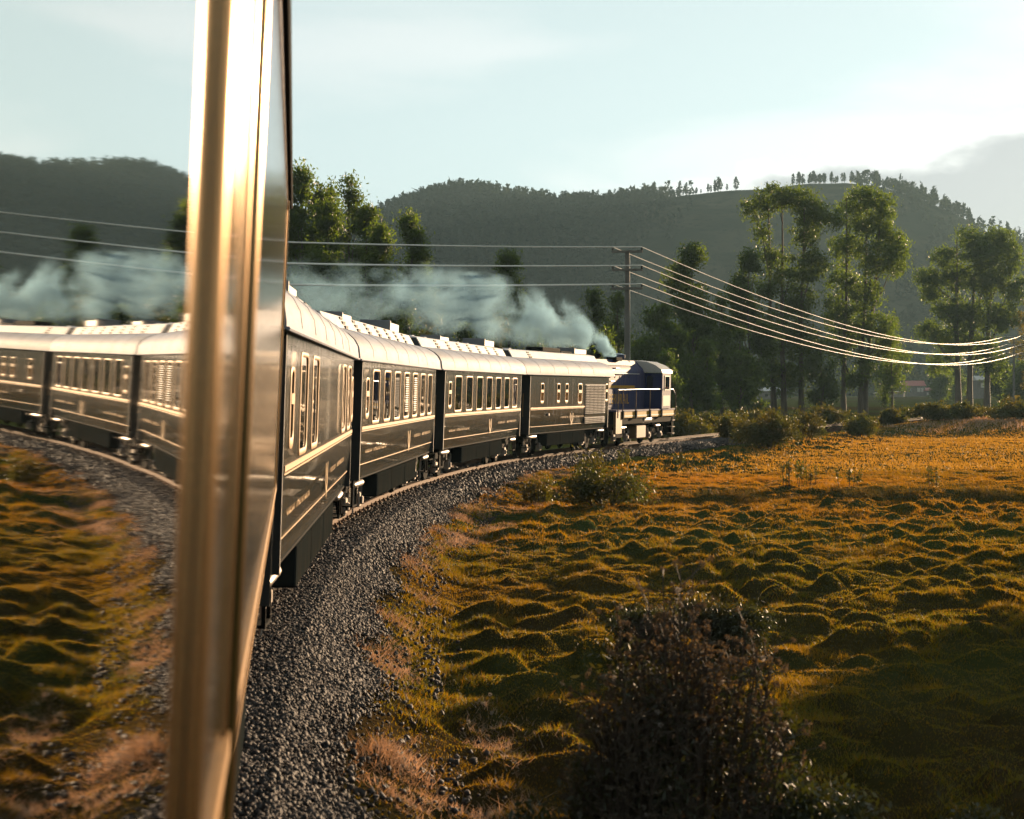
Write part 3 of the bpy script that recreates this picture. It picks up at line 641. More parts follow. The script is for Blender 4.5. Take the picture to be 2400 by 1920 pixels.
MB().box(HWL + 0.001, HWL + 0.012, Y_(1.1), Y_(5.3), 2.62, 2.74).build('hood_stripe', M['yellow'], loco)
lv = MB().box(HWL - 0.01, HWL + 0.006, Y_(0.15), Y_(1.0), 1.75, 3.30).build('radiator_grille', M['roofdark'], loco)
slm2 = MB().prism_y([(0.0, -0.03), (0.05, -0.045), (0.055, -0.03), (0.0, 0.035)], -0.40, 0.40).mesh('slat', M['white'])
for r_ in range(13): link('slat', slm2, lv, (HWL + 0.008, Y_(0.575), 1.83 + r_ * 0.115))
for q in range(4):
    d_ = MB().box(HWL, HWL + 0.02, Y_(1.25 + q * 1.02), Y_(2.17 + q * 1.02), 1.75, 2.56); d_.build('access_door', M['bluegrey'], loco, bevel=0.008)
for q in range(5): MB().tube([(HWL - 0.01, Y_(1.6 + q * 0.7), 3.12), (HWL + 0.015, Y_(1.6 + q * 0.7), 3.12)], 0.05, 10).build('vent_hole', M['roofdark'], loco)
t_ = link('lettering', text_mesh('PERURAIL', 0.66, M['yellow']), loco, (HWL + 0.024, Y_(1.35), 1.90)); t_.rotation_euler = (R(90), 0, R(90))
MB().box(0.0, 0.5, Y_(2.7), Y_(3.6), 3.86, 4.02).build('exhaust_stack', M['under'], loco, bevel=0.02)
MB().tube([(0.1, Y_(4.3), 3.86), (0.1, Y_(4.3), 4.0), (0.1, Y_(4.3), 4.16), (0.1, Y_(4.3), 4.22)], [0.16, 0.30, 0.30, 0.12], 14).build('roof_fan', M['blue'], loco, smooth=True)
MB().tube([(0.25, Y_(0.5), 3.86), (0.25, Y_(0.9), 4.05)], [0.05, 0.12], 10).build('horn', M['under'], loco)
MB().tube([(0.35, Y_(5.2), 3.8), (0.35, Y_(5.2), 4.5)], 0.012, 6).build('antenna', M['steel'], loco)
# pipework and mirror hanging out beside the hood
for q, (y_, z_) in enumerate(((1.15, 3.42), (1.15, 3.18), (1.2, 2.92), (1.9, 3.5))): MB().tube([(HWL - 0.02, Y_(y_), z_), (HWL + 0.16, Y_(y_), z_), (HWL + 0.16, Y_(y_ + 0.5), z_)], 0.035, 8).build('pipe', M['steel'], loco)
MB().tube([(HWL + 0.07, Y_(0.9), 3.28), (HWL + 0.07, Y_(5.8), 3.28)], 0.022, 6).build('hood_rail', M['white'], loco)
# cab
CW = 1.44
cab = [(CW, 1.66), (CW, 3.30), (CW - 0.10, 3.48), (-CW + 0.10, 3.48), (-CW, 3.30), (-CW, 1.66)]
def quad(mb, pts): mb.add(pts, [tuple(range(len(pts)))])
yr, yf = Y_(6.9), Y_(8.35)
WY0, WY1, WZ0, WZ1 = yr + 0.42, yf - 0.30, 2.58, 3.18
for (a_, b_, c_, d_) in ((yr, WY0, 1.66, 3.34), (WY1, yf, 1.66, 3.34), (WY0, WY1, 1.66, WZ0), (WY0, WY1, WZ1, 3.34)):
    pass
for sx in (1, -1):
    cabo = MB()
    for (a_, b_, c_, d_) in ((yr, WY0, 1.66, 3.34), (WY1, yf, 1.66, 3.34), (WY0, WY1, 1.66, WZ0), (WY0, WY1, WZ1, 3.34)): cabo.box(sx * CW - 0.03, sx * CW + 0.03, a_, b_, c_, d_)
    cabo.build('cab_side', M['bluegrey'], loco)
MB().box(-CW + 0.031, CW - 0.031, yr, yr + 0.05, 1.66, 3.34).build('cab_rear_wall', M['blue'], loco)
MB().box(-CW + 0.031, CW - 0.031, yf - 0.05, yf, 1.66, 2.45).build('cab_front_wall', M['blue'], loco)
MB().box(-CW + 0.031, CW - 0.031, yf - 0.045, yf - 0.02, 2.45, 3.34).build('windscreen', M['pane'], loco)
MB().prism_x([(-0.0, 0), (0.30, 0.0), (0.30, 0.52), (0.22, 0.60), (0.08, 0.60), (0, 0.52)], -0.012, 0.012).build('cab_rear_window', M['pane'], loco, loc=(1.0, yr - 0.014, 2.62), rot=(0, 0, R(90)))
w = MB().box(CW + 0.03, CW + 0.05, WY0 - 0.06, WY1 + 0.06, WZ0 - 0.05, WZ0).box(CW + 0.03, CW + 0.05, WY0 - 0.06, WY1 + 0.06, WZ1, WZ1 + 0.05).box(CW + 0.03, CW + 0.05, WY0 - 0.06, WY0, WZ0, WZ1).box(CW + 0.03, CW + 0.05, WY1, WY1 + 0.06, WZ0, WZ1).build('cab_window', M['white'], loco)
MB().box(CW - 0.005, CW + 0.005, WY0 + 0.45, WY1, WZ0, WZ1).build('pane', M['pane'], w)
croof = [(CW + 0.06, 3.36), (CW + 0.02, 3.50), (CW - 0.30, 3.72), (0.7, 3.88), (0.0, 3.94), (-0.7, 3.88), (-CW + 0.30, 3.72), (-CW - 0.02, 3.50), (-CW - 0.06, 3.36)]
MB().prism_y(croof, yr - 0.12, yf + 0.14).build('cab_roof', M['white'], loco, smooth=True)
MB().prism_y([(HWL, 1.66), (HWL, 2.42), (HWL - 0.12, 2.55), (-HWL + 0.12, 2.55), (-HWL, 2.42), (-HWL, 1.66)], yf + 0.002, Y_(9.35)).build('short_hood', M['blue'], loco, smooth=True)
MB().box(CW + 0.031, CW + 0.036, yr + 0.12, yf - 0.12, 1.78, 2.28).build('cab_panel', M['ochre'], loco)
# deck, sill, railings
MB().box(-1.42, 1.42, Y_(0.02), Y_(9.55), 1.58, 1.655).build('walkway', M['bluegrey'], loco)
MB().box(1.34, 1.40, Y_(0.02), Y_(9.55), 1.30, 1.578).build('sill', M['yellow'], loco)
MB().box(1.402, 1.408, Y_(0.9), Y_(9.5), 1.36, 1.41).build('sill_stripe', M['white'], loco)
MB().box(-1.36, 1.33, Y_(0.0), Y_(9.56), 1.02, 1.578).build('frame_beam', M['under'], loco)
MB().box(1.30, 1.42, Y_(-0.02), Y_(0.85), 0.62, 1.575).build('rear_step_plate', M['ochre'], loco)
MB().tube([(1.40, Y_(0.2), 2.55), (1.40, Y_(4.0), 2.58), (1.40, Y_(9.0), 2.58), (1.40, Y_(9.5), 2.3)], 0.026, 8).build('handrail', M['white'], loco)
stm = MB().tube([(0, 0, 0), (0, 0, 1.25)], 0.024, 6).mesh('stanchion', M['ochre'])
for s_ in (0.25, 0.95, 2.9, 5.1, 7.0, 9.45): link('stanchion', stm, loco, (1.42, Y_(s_), 1.32))
brm = MB().box(-0.04, 0.05, -0.07, 0.07, 0, 0.36).mesh('bracket', M['under'])
for s_ in (0.95, 2.9, 5.1, 7.0): link('bracket', brm, loco, (1.42, Y_(s_), 1.26))
# running gear
MB().box(0.5, 1.22, Y_(3.7), Y_(5.2), 0.30, 0.92).build('fuel_tank', M['ochre'], loco, bevel=0.05)
MB().box(-1.30, -0.5, Y_(3.55), Y_(5.4), 0.34, 1.0).build('fuel_tank', M['ochre'], loco, bevel=0.05)
MB().tube([(1.16, Y_(4.4), 1.16), (1.16, Y_(4.5), 1.16), (1.16, Y_(5.7), 1.16), (1.16, Y_(5.8), 1.16)], [0.10, 0.19, 0.19, 0.10], 14).build('air_reservoir', M['white'], loco, smooth=True)
for q in (1.9, 7.3):
    bg = empty('bogie', (0, Y_(q), 0)); bg.parent = loco
    for sx in (1, -1):
        link('bogie_frame', SHARED['bogieframe'], bg, (sx * 0.92, 0, 0.08))
        for yy in (-0.95, 0.95): link('wheel', SHARED['wheel'], bg, (sx * 0.58, yy, 0.42), scale=(1, 1.05, 1.05)); link('axle_box', SHARED['axlebox'], bg, (sx * 0.95, yy, 0.02), (0, 0, 0 if sx > 0 else R(180)))
        if sx > 0:
            for yy in (-0.5, 0.5, -1.2, 1.2): link('spring', SHARED['spring'], bg, (0.96, yy, 0.05))
    MB().tube([(1.0, -0.3, 0.95), (1.12, -0.3, 0.85), (1.12, 0.3, 0.85)], 0.07, 10).build('brake_cylinder', M['steel'], bg)
for q in (0.15, 9.3): MB().tube([(1.36, Y_(q), 1.25), (1.36, Y_(q), 0.35)], 0.02, 6).build('step_rail', M['steel'], loco)
for q in range(3): MB().box(1.1, 1.38, Y_(9.1), Y_(9.5), 0.42 + q * 0.32, 0.45 + q * 0.32).build('step', M['steel'], loco)
MB().box(-1.2, 1.2, Y_(9.57), Y_(9.75), 0.35, 1.2).build('pilot', M['under'], loco)
# driver, leaning an elbow on the cab window
drv = empty('person', loco.matrix_basis @ Vector((0, 0, 0)), label='person in red at the side window of the locomotive cab', cat='person')
drv.location = loco.location; drv.rotation_euler = loco.rotation_euler; drv.scale = (1, 0.95, 1)
def skin_fig(name, m, chains, parent):
    V, E, Rr = [], [], []
    for ch in chains:
        prev = None
        for (p, r) in ch:
            if isinstance(p, int): prev = p; continue
            V.append(p); Rr.append(r); i = len(V) - 1
            if prev is not None: E.append((prev, i))
            prev = i
    me = bpy.data.meshes.new(name); me.from_pydata(V, E, []); ob = link(name, me, parent)
    md = ob.modifiers.new('skin', 'SKIN'); 
    for i, r in enumerate(Rr): me.skin_vertices[0].data[i].radius = (r, r)
    me.skin_vertices[0].data[0].use_root = True
    ob.modifiers.new('sub', 'SUBSURF').levels = 1; ob.modifiers['sub'].render_levels = 1
    me.materials.append(m); return ob
bx, by, bz = CW - 0.32, WY0 + 0.16, 1.95
skin_fig('overalls', M['fabricred'], [[((bx, by, bz), 0.17), ((bx, by, bz + 0.3), 0.16), ((bx + 0.02, by, bz + 0.62), 0.19), ((bx + 0.03, by, bz + 0.76), 0.09)],
    [(2, 0), ((bx + 0.06, by + 0.20, bz + 0.66), 0.085), ((bx + 0.22, by + 0.26, bz + 0.66), 0.065), ((bx + 0.36, by + 0.20, bz + 0.72), 0.055)], [(2, 0), ((bx + 0.03, by - 0.2, bz + 0.64), 0.085), ((bx - 0.02, by - 0.26, bz + 0.36), 0.06)]], drv)
hd = MB(); hd.tube([(bx + 0.04, by, bz + 0.74), (bx + 0.05, by + 0.01, bz + 0.80), (bx + 0.06, by + 0.03, bz + 0.88), (bx + 0.06, by + 0.03, bz + 0.97), (bx + 0.05, by + 0.02, bz + 1.04), (bx + 0.05, by + 0.02, bz + 1.07)], [0.05, 0.06, 0.088, 0.095, 0.075, 0.02], 12)
hd.tube([(bx + 0.05, by + 0.11, bz + 0.92), (bx + 0.05, by + 0.14, bz + 0.90)], [0.02, 0.012], 6); hd.build('head', M['skin'], drv, smooth=True)
MB().tube([(bx + 0.05, by + 0.01, bz + 0.95), (bx + 0.05, by, bz + 1.04), (bx + 0.05, by, bz + 1.09)], [0.10, 0.085, 0.03], 12).build('hair', M['roofdark'], drv, smooth=True)
hnd = [[((bx + 0.36, by + 0.20, bz + 0.72), 0.035), ((bx + 0.40, by + 0.16, bz + 0.73), 0.04)]]
for q in range(4): hnd.append([(1, 0), ((bx + 0.435, by + 0.175 - q * 0.02, bz + 0.725), 0.010), ((bx + 0.47, by + 0.165 - q * 0.021, bz + 0.70 + 0.004 * q), 0.009), ((bx + 0.475, by + 0.16 - q * 0.021, bz + 0.665), 0.008)])
hnd.append([(1, 0), ((bx + 0.40, by + 0.20, bz + 0.74), 0.011), ((bx + 0.43, by + 0.215, bz + 0.735), 0.009)])
skin_fig('hand', M['skin'], hnd, drv)

# ------------------------------------------------------------------ hills
HX = [-3000, -1800, -900, -300, 0, 300, 600, 800, 880, 950, 1000, 1070, 1150, 1200, 1300, 1400, 1500, 1600, 1700, 1800, 1900, 1980, 2050, 2100, 2150, 2200, 2260, 2320, 2400, 2600, 3000, 3800, 5200]
HY = [640, 600, 620, 640, 630, 600, 560, 535, 522, 497, 480, 464, 468, 480, 492, 496, 482, 464, 456, 449, 441, 440, 450, 464, 480, 502, 530, 565, 600, 660, 640, 600, 640]
RIDGE = 1150.0
def hill_z(x, y):
    r = np.hypot(x, y); az = np.arctan2(x, y)
    px = CX + FPX * np.tan(np.clip(az, -0.95, 0.95))
    top = (HZ - np.interp(px, HX, HY)) / FPX * RIDGE * np.cos(np.clip(az, -0.95, 0.95)) ** -0.0
    t = np.clip((r * np.cos(az * 0.5) - 800) / (RIDGE - 800), 0, 1.6)
    up = np.where(t < 1, (t * t * (3 - 2 * t)) ** 0.8, 1 - 0.9 * np.clip(t - 1, 0, 1))
    n = 14 * (vnoise(x / 90, y / 90, 61) - 0.5) * np.clip(t * 2, 0, 1) * np.clip((1 - t) * 3, 0, 1) + 3 * (vnoise(x / 25, y / 25, 62) - 0.5) * np.clip((1 - t) * 6, 0, 1)
    return -3.0 + (top + 5.6) * up + n
ha = np.radians(np.concatenate([np.arange(-58, -20, 1.0), np.arange(-20, 24, 0.25), np.arange(24, 59, 1.0)])); hr = np.linspace(760, 1500, 70)
HA, HR_ = np.meshgrid(ha, hr); hx_, hy_ = HR_ * np.sin(HA), HR_ * np.cos(HA); hz_ = hill_z(hx_, hy_)
nr, na = hx_.shape; ii, jj = np.meshgrid(np.arange(nr - 1), np.arange(na - 1), indexing='ij')
hf = np.stack([ii * na + jj, ii * na + jj + 1, (ii + 1) * na + jj + 1, (ii + 1) * na + jj], -1).reshape(-1, 4)[:, ::-1]
hills = link('hills', raw_mesh('hills', np.stack([hx_.ravel(), hy_.ravel(), hz_.ravel()], 1), hf, M['hill'], smooth=True)); tag(hills, 'long wooded hill behind the valley, its right end bare pasture', kind='structure')

# ------------------------------------------------------------------ foliage
def leaf_cloud(blobs, n, size, seed, clump=0.35, per=26, droop=0.5, aspect=0.36):
    """leaf faces gathered in twig-sized clumps through ellipsoids (cx,cy,cz,rx,ry,rz)"""
    g = np.random.default_rng(seed); blobs = np.array(blobs, float)
    vol = (blobs[:, 3] * blobs[:, 4] * blobs[:, 5]) ** 0.72; vol /= vol.sum()
    nc = max(6, int(n / per)); pick = g.choice(len(blobs), nc, p=vol); B = blobs[pick]
    d = g.normal(size=(nc, 3)); d /= np.linalg.norm(d, axis=1, keepdims=True)
    rr = g.random((nc, 1)) ** 0.42
    cc = B[:, :3] + d * rr * B[:, 3:]
    ci = g.integers(0, nc, n); sp = clump * g.uniform(0.5, 1.3, (nc, 1))[ci]
    p = cc[ci] + g.normal(size=(n, 3)) * sp * np.array([1, 1, 0.85])
    ax = g.normal(size=(n, 3)); ax[:, 2] -= droop * 1.6; ax /= np.linalg.norm(ax, axis=1, keepdims=True)
    q = g.normal(size=(n, 3)); w = np.cross(ax, q); w /= np.linalg.norm(w, axis=1, keepdims=True) + 1e-9
    L_ = size * g.uniform(0.6, 1.35, (n, 1)); a = ax * L_ * 0.5; b = w * L_ * aspect * 0.5
    V = np.stack([p - a, p + b, p + a, p - b], 1).reshape(-1, 3)
    return V, np.arange(n * 4).reshape(-1, 4)
def tree(name, label, base, blobs, n, size, seed, mleaf, trunk_r=0.22, lean=(0, 0), group=None, cat='tree', limbs=True, clump=0.4, split=None, group_trunks=None):
    root = empty(name, base, label=label, cat=cat, group=group)
    g = random.Random(seed)
    bl = np.array(blobs, float); top = bl[:, 2].max(); 
    tb = MB(); H = top
    tops = group_trunks or [(lean[0], lean[1], 0.0, 0.0)]
    for (lx, ly, bx_, by_) in tops:
        pts = []; rad_ = []
        for i in range(9):
            t = i / 8.0
            pts.append((bx_ + lx * t ** 1.3 + 0.10 * math.sin(t * 7 + seed), by_ + ly * t ** 1.3 + 0.08 * math.cos(t * 6 + seed), -0.3 + (H + 0.3) * t)); rad_.append(trunk_r * (1 - 0.86 * t) * (1.25 if i == 0 else 1))
        tb.tube(pts, rad_, 8)
        if limbs:
            for q in range(len(bl)):
                b_ = bl[q]
                if group_trunks and (abs(b_[0] - (bx_ + lx)) > min(abs(b_[0] - (o_[2] + o_[0])) for o_ in tops) + 0.01): continue
                f = max(0.25, min(0.92, (b_[2] - 0.55 * b_[5]) / H - 0.08)); k = int(f * 8)
                p0 = Vector(pts[k]); p2 = Vector((b_[0], b_[1], b_[2] + 0.25 * b_[5])); 
                if (p2 - p0).length < 0.6: continue
                p1 = p0.lerp(p2, 0.5) + Vector((0, 0, -0.06 * (p2 - p0).length))
                tb.tube([p0, p1, p2], [rad_[k] * 0.62, rad_[k] * 0.42, 0.02], 6)
    tb.build('trunk', M['bark'], root, smooth=True)
    V, F = leaf_cloud(blobs, int(n * 2.6), size * 0.86, seed, clump * 0.82)
    link('crown', raw_mesh('crown', V, F, mleaf), root)
    return root
def auto_blobs(w, h, seed, lo=0.28, shape='gum'):
    g = random.Random(seed); out = []
    n = 13 if shape == 'gum' else 9
    for i in range(n):
        t = lo + (1 - lo) * (i + 0.5) / n
        env = (math.sin(math.pi * min(1, max(0.0, (t - lo) / (1 - lo)) ** 0.75 * 0.93 + 0.06))) ** 0.6 if shape == 'gum' else (1 - 0.72 * (t - lo) / (1 - lo))
        a = g.uniform(0, 6.28); rr = w * 0.5 * env
        r = rr * g.uniform(0.42, 0.62)
        out.append((math.cos(a) * rr * 0.55, math.sin(a) * rr * 0.55, t * h - r * 0.3, r, r, r * g.uniform(0.75, 1.15)))
    out.append((0, 0, h * 0.93, w * 0.16, w * 0.16, h * 0.07))
    return out
def px_tree(name, label, px, Y, top_y, wpx, seed, n=5200, m='leaf', lo=0.25, shape='gum', group=None, size=0.42, trunk_r=0.2, zb=None, clump=0.42):
    x = (px - CX) / FPX * Y; z = float(ground_z(x, Y)) if zb is None else zb
    h = CAMZ + (HZ - top_y) / FPX * Y - z
    return tree(name, label, (x, Y, z), auto_blobs(wpx / FPX * Y, h, seed, lo, shape), n, size, seed, M[m], trunk_r, group=group, clump=clump)
def blob_tree(name, label, Y, base_px, blobs_px, n, seed, m='leaf', size=0.42, trunk_r=0.25, trunks=None, group=None, clump=0.45):
    """blobs_px: (cx, cy, rx, ry, depth offset) in photograph pixels at distance Y"""
    x0 = (base_px - CX) / FPX * Y; z0 = float(ground_z(x0, Y)); k = Y / FPX
    bl = [((cx_ - base_px) * k, dyy, (HZ - cy_) * k + CAMZ - z0, rx * k, max(rx, ry) * k * 0.9, ry * k) for (cx_, cy_, rx, ry, dyy) in blobs_px]
    gt = None
    if trunks: gt = [((tx - bx_) * k, 0.0, (bx_ - base_px) * k, 0.4 * i) for i, (bx_, tx) in enumerate(trunks)]
    return tree(name, label, (x0, Y, z0), bl, n, size, seed, M[m], trunk_r, group=group, clump=clump, group_trunks=gt)
GT = 'tall gum trees of the valley'
# left stand, behind the train
px_tree('gum_tree', 'dense dark gum tree rising against the carriage edge at left', 705, 112, 386, 135, 3, 11000, 'leaf', 0.05, group=GT, size=0.36)
px_tree('gum_tree', 'tall gum tree with a sky-pierced crown in the left stand', 820, 118, 412, 105, 5, 4200, 'leaf', 0.3, group=GT, size=0.34)
px_tree('gum_tree', 'slim gum tree with a thin feathery top in the left stand', 775, 124, 420, 50, 8, 2200, 'leaf', 0.35, group=GT, size=0.34)
px_tree('gum_tree', 'low broad gum tree filling the foot of the left stand', 765, 108, 470, 190, 9, 12000, 'leaf', 0.06, group=GT, size=0.34)
px_tree('gum_tree', 'rounded gum tree at the right edge of the left stand', 862, 116, 480, 100, 12, 6500, 'leaf', 0.15, group=GT, size=0.34)
px_tree('gum_tree', 'dense gum tree in the middle of the left stand', 748, 114, 440, 125, 15, 10000, 'leaf', 0.05, group=GT, size=0.36)
px_tree('gum_tree', 'lower gum tree closing the right side of the left stand', 892, 113, 520, 85, 16, 5200, 'leaf', 0.05, group=GT, size=0.36)
px_tree('gum_tree', 'lone column-shaped gum tree right of the left stand', 962, 122, 500, 125, 14, 9000, 'leaf', 0.10, group=GT, size=0.34)
px_tree('gum_tree', 'conical gum tree rising out of the smoke', 1190, 128, 590, 140, 17, 7500, 'leaf', 0.08, shape='cone', group=GT, size=0.34)
px_tree('gum_tree', 'small gum tree left of the power pole behind the smoke', 1392, 128, 677, 70, 19, 3200, 'leaf', 0.1, group=GT, size=0.34)
px_tree('gum_tree', 'small twin gum tree just left of the power pole', 1448, 132, 684, 60, 23, 2600, 'leaf', 0.1, group=GT, size=0.34)
for i, (p_, t_, w_, lb) in enumerate(((700, 690, 120, 'young gum tree low beside the carriage roofs, leftmost'), (800, 690, 70, 'young gum tree low behind the second carriage roof'), (858, 700, 62, 'rounded young gum tree low behind the roof vents'), (930, 720, 90, 'young gum tree low behind the third carriage roof'), (1005, 690, 90, 'young gum tree under the column-shaped gum'), (1090, 765, 80, 'bushy young gum tree behind the smoke'), (1165, 745, 70, 'bushy young gum tree under the conical gum'), (1250, 775, 90, 'young gum tree behind the roof tanks'), (1320, 765, 75, 'dark young gum tree left of the locomotive smoke'), (1420, 780, 70, 'dark young gum tree beside the power pole foot'))):
    px_tree('young_tree', lb, p_, 100 + 2 * (i % 4), t_, w_, 40 + i, 2600, 'leaf' if i % 2 else 'shrub', 0.0, shape='cone' if i % 3 else 'gum', group='young trees behind the train', size=0.30, trunk_r=0.1, clump=0.32)
# stand behind the locomotive
px_tree('gum_tree', 'broad gum tree directly right of the power pole', 1548, 150, 715, 165, 26, 9500, 'leaf', 0.05, group=GT)
px_tree('gum_tree', 'tall pointed gum tree behind the locomotive cab', 1622, 165, 572, 195, 29, 14000, 'leaf', 0.04, group=GT)
px_tree('gum_tree', 'gum tree with a twin-pointed top left of the umbrella-crowned gum', 1755, 168, 585, 135, 31, 9500, 'leaf', 0.05, group=GT)
px_tree('gum_tree', 'slender low gum tree with pale drooping leaves', 1690, 172, 690, 70, 33, 3000, 'leaf', 0.1, group=GT)
blob_tree('gum_tree', 'tall umbrella-crowned gum tree, left one of the two highest', 180, 1840,
    [(1820, 462, 58, 30, 0), (1770, 490, 42, 28, 1), (1880, 480, 48, 32, -1), (1920, 500, 34, 34, 1), (1785, 545, 24, 34, 0), (1890, 545, 40, 40, 0), (1815, 600, 34, 22, 1), (1850, 640, 46, 40, -1), (1905, 620, 38, 48, 0), (1800, 670, 40, 34, 0), (1870, 710, 44, 44, 1), (1820, 770, 60, 46, 0), (1880, 800, 46, 56, 0), (1800, 860, 40, 46, 0), (1850, 885, 60, 44, 1), (1950, 520, 30, 26, 0)],
    12500, 71, trunk_r=0.34, trunks=[(1836, 1830), (1878, 1885), (1815, 1800)], group=GT)
blob_tree('gum_tree', 'tall dense-headed gum tree, right one of the two highest', 184, 2015,
    [(2025, 465, 42, 28, 0), (2000, 490, 40, 30, 1), (2060, 500, 38, 42, -1), (2030, 535, 52, 34, 0), (2085, 560, 34, 40, 1), (1985, 580, 44, 34, 0), (2045, 610, 50, 46, -1), (2095, 620, 30, 36, 0), (1975, 660, 40, 50, 1), (2025, 690, 44, 44, 0), (1960, 740, 38, 44, 0), (2010, 760, 40, 50, 1), (2060, 770, 42, 38, -1), (2075, 815, 32, 38, 0), (1965, 820, 36, 40, 0), (2110, 580, 22, 20, 0), (2030, 860, 30, 40, 0), (1995, 890, 22, 26, 0)],
    12500, 73, trunk_r=0.32, trunks=[(1978, 1985), (2020, 2035), (2032, 2070)], group=GT)
blob_tree('gum_tree', 'three-stemmed gum tree at the right edge of the photo', 252, 2270,
    [(2265, 560, 36, 28, 0), (2340, 565, 44, 32, 1), (2290, 600, 48, 34, -1), (2215, 605, 34, 24, 0), (2360, 610, 40, 44, 0), (2240, 650, 44, 34, 1), (2175, 655, 36, 26, 0), (2310, 660, 46, 40, 0), (2190, 690, 30, 22, 1), (2370, 680, 32, 40, -1), (2230, 730, 46, 36, 0), (2290, 740, 50, 42, 0), (2350, 745, 38, 36, 0), (2175, 780, 34, 30, 0), (2240, 800, 44, 40, 1), (2300, 820, 40, 40, 0), (2200, 855, 34, 26, 0), (2330, 860, 22, 40, 0)],
    19000, 77, m='leaf', size=0.52, clump=0.55, trunk_r=0.52, trunks=[(2245, 2240), (2272, 2290), (2315, 2330)], group=GT)
px_tree('gum_tree', 'gum tree cut by the right edge beside the far power pole', 2430, 258, 640, 120, 36, 5000, 'leafwarm', 0.2, group=GT)
px_tree('gum_tree', 'hazy round-headed gum tree far behind the right power pole', 2350, 330, 830, 70, 37, 3600, 'leaf', 0.1, group=GT, size=0.6, clump=0.6)
for i, (p_, Y, t_, w_, lb) in enumerate(((1655, 150, 800, 60, 'slim drooping gum sapling in front of the pale sheds'), (1735, 160, 770, 70, 'slender gum sapling between the locomotive and the tall gums'), (1925, 176, 800, 90, 'leafy gum sapling between the two highest gums'), (2090, 190, 735, 90, 'dark bushy gum right of the two highest gums'), (2200, 420, 850, 60, 'hazy yellow-green tree beside the red-roofed house'), (2240, 440, 860, 60, 'hazy willow-like tree right of the house annex'), (2395, 300, 850, 90, 'hazy tree behind the far power pole'), (1560, 140, 830, 60, 'thin gum sapling behind the locomotive nose'), (2110, 640, 895, 20, 'small yellow tree beside the house'))):
    px_tree('young_tree', lb, p_, Y, t_, w_, 60 + i, 2600, 'leaf', 0.12, group='young trees across the valley', size=0.36 if Y < 250 else 0.7, trunk_r=0.14, clump=0.4 if Y < 250 else 0.8)

# unseen gums added outside the frame on the right to shade the near meadow
for i, (x_, y_, h_, w_, lb) in enumerate(((14.2, 33.0, 5.2, 4.2, 'small gum tree added for shade outside the right edge, nearest the lens'), (18.4, 37.5, 6.0, 4.6, 'small gum tree added for shade outside the right edge, second from the lens'), (22.5, 40.5, 6.4, 5.0, 'small gum tree added for shade outside the right edge, third from the lens'))):
    tree('gum_tree', lb, (x_, y_, float(ground_z(x_, y_))), auto_blobs(w_, h_, 400 + i, 0.42), 4200, 0.22, 400 + i, M['leaf'], 0.12, group=GT, clump=0.3)
# forest on the hill: one mass; the trees standing on the skyline are single trees
g = np.random.default_rng(5)
def forest_mesh():
    n = 12000
    az = np.radians(g.uniform(-24, 20, n)); r = RIDGE * (0.70 + 0.34 * g.random(n) ** 0.7)
    px = CX + FPX * np.tan(az)
    keep = (px < 1440 + 300 * (r / RIDGE - 0.7) + 60 * g.normal(size=n)) | (r < RIDGE * 0.745) | ((g.random(n) < 0.18) & (px > 2000))
    az, r = az[keep], r[keep]; x, y = r * np.sin(az), r * np.cos(az); z = hill_z(x, y); n = len(x)
    h = g.uniform(7, 13, n); w = g.uniform(1.6, 3.0, n); k = 34
    t = g.random((n, k)); a = g.uniform(0, 6.28, (n, k)); rr = w[:, None] * (1.05 - t) ** 0.6 * g.uniform(0.5, 1, (n, k))
    p = np.stack([x[:, None] + rr * np.cos(a), y[:, None] + rr * np.sin(a), z[:, None] + h[:, None] * (0.12 + 0.88 * t)], -1).reshape(-1, 3)
    N = len(p); d1 = g.normal(size=(N, 3)); d2 = g.normal(size=(N, 3)); s_ = 1.5
    V = np.stack([p + d1 * s_ * 0.6, p + d2 * s_ * 0.6, p - (d1 + d2) * s_ * 0.45], 1).reshape(-1, 3)
    return raw_mesh('hill_forest', V, np.arange(N * 3).reshape(-1, 3), M['forest'])
tag(link('hill_forest', forest_mesh()), 'dark plantation covering the left flank of the hill', 'forest', kind='stuff')
rt = []
for v in range(5):
    gg = np.random.default_rng(90 + v); k = 150
    t = gg.random(k); a = gg.uniform(0, 6.28, k); rr = 2.1 * np.sin(np.pi * np.clip(t * 0.85 + 0.12, 0, 1)) ** 0.8 * gg.uniform(0.3, 1, k)
    p = np.stack([rr * np.cos(a), rr * np.sin(a), 2.2 + 8.5 * t], -1); d1 = gg.normal(size=(k, 3)); d2 = gg.normal(size=(k, 3))
    rt.append((raw_mesh('crown', np.stack([p + d1 * 0.55, p + d2 * 0.55, p - (d1 + d2) * 0.4], 1).reshape(-1, 3), np.arange(k * 3).reshape(-1, 3), M['forest']),
               MB().tube([(0, 0, -1), (0.1, 0, 5), (0, 0, 9)], [0.28, 0.2, 0.06], 5).mesh('trunk', M['bark'])))
gr = random.Random(3)
sky_px = []
for (a_, b_, n_, k_) in ((885, 1120, 40, 12), (1120, 1420, 58, 20), (1420, 1740, 58, 18), (1770, 1800, 2, 1), (1838, 2060, 56, 16), (2058, 2290, 74, 24)):
    cl = [gr.uniform(a_, b_) for _ in range(k_)]
    for q in range(n_): sky_px.append(gr.gauss(cl[q % k_], 11) if q % 4 else gr.uniform(a_, b_))
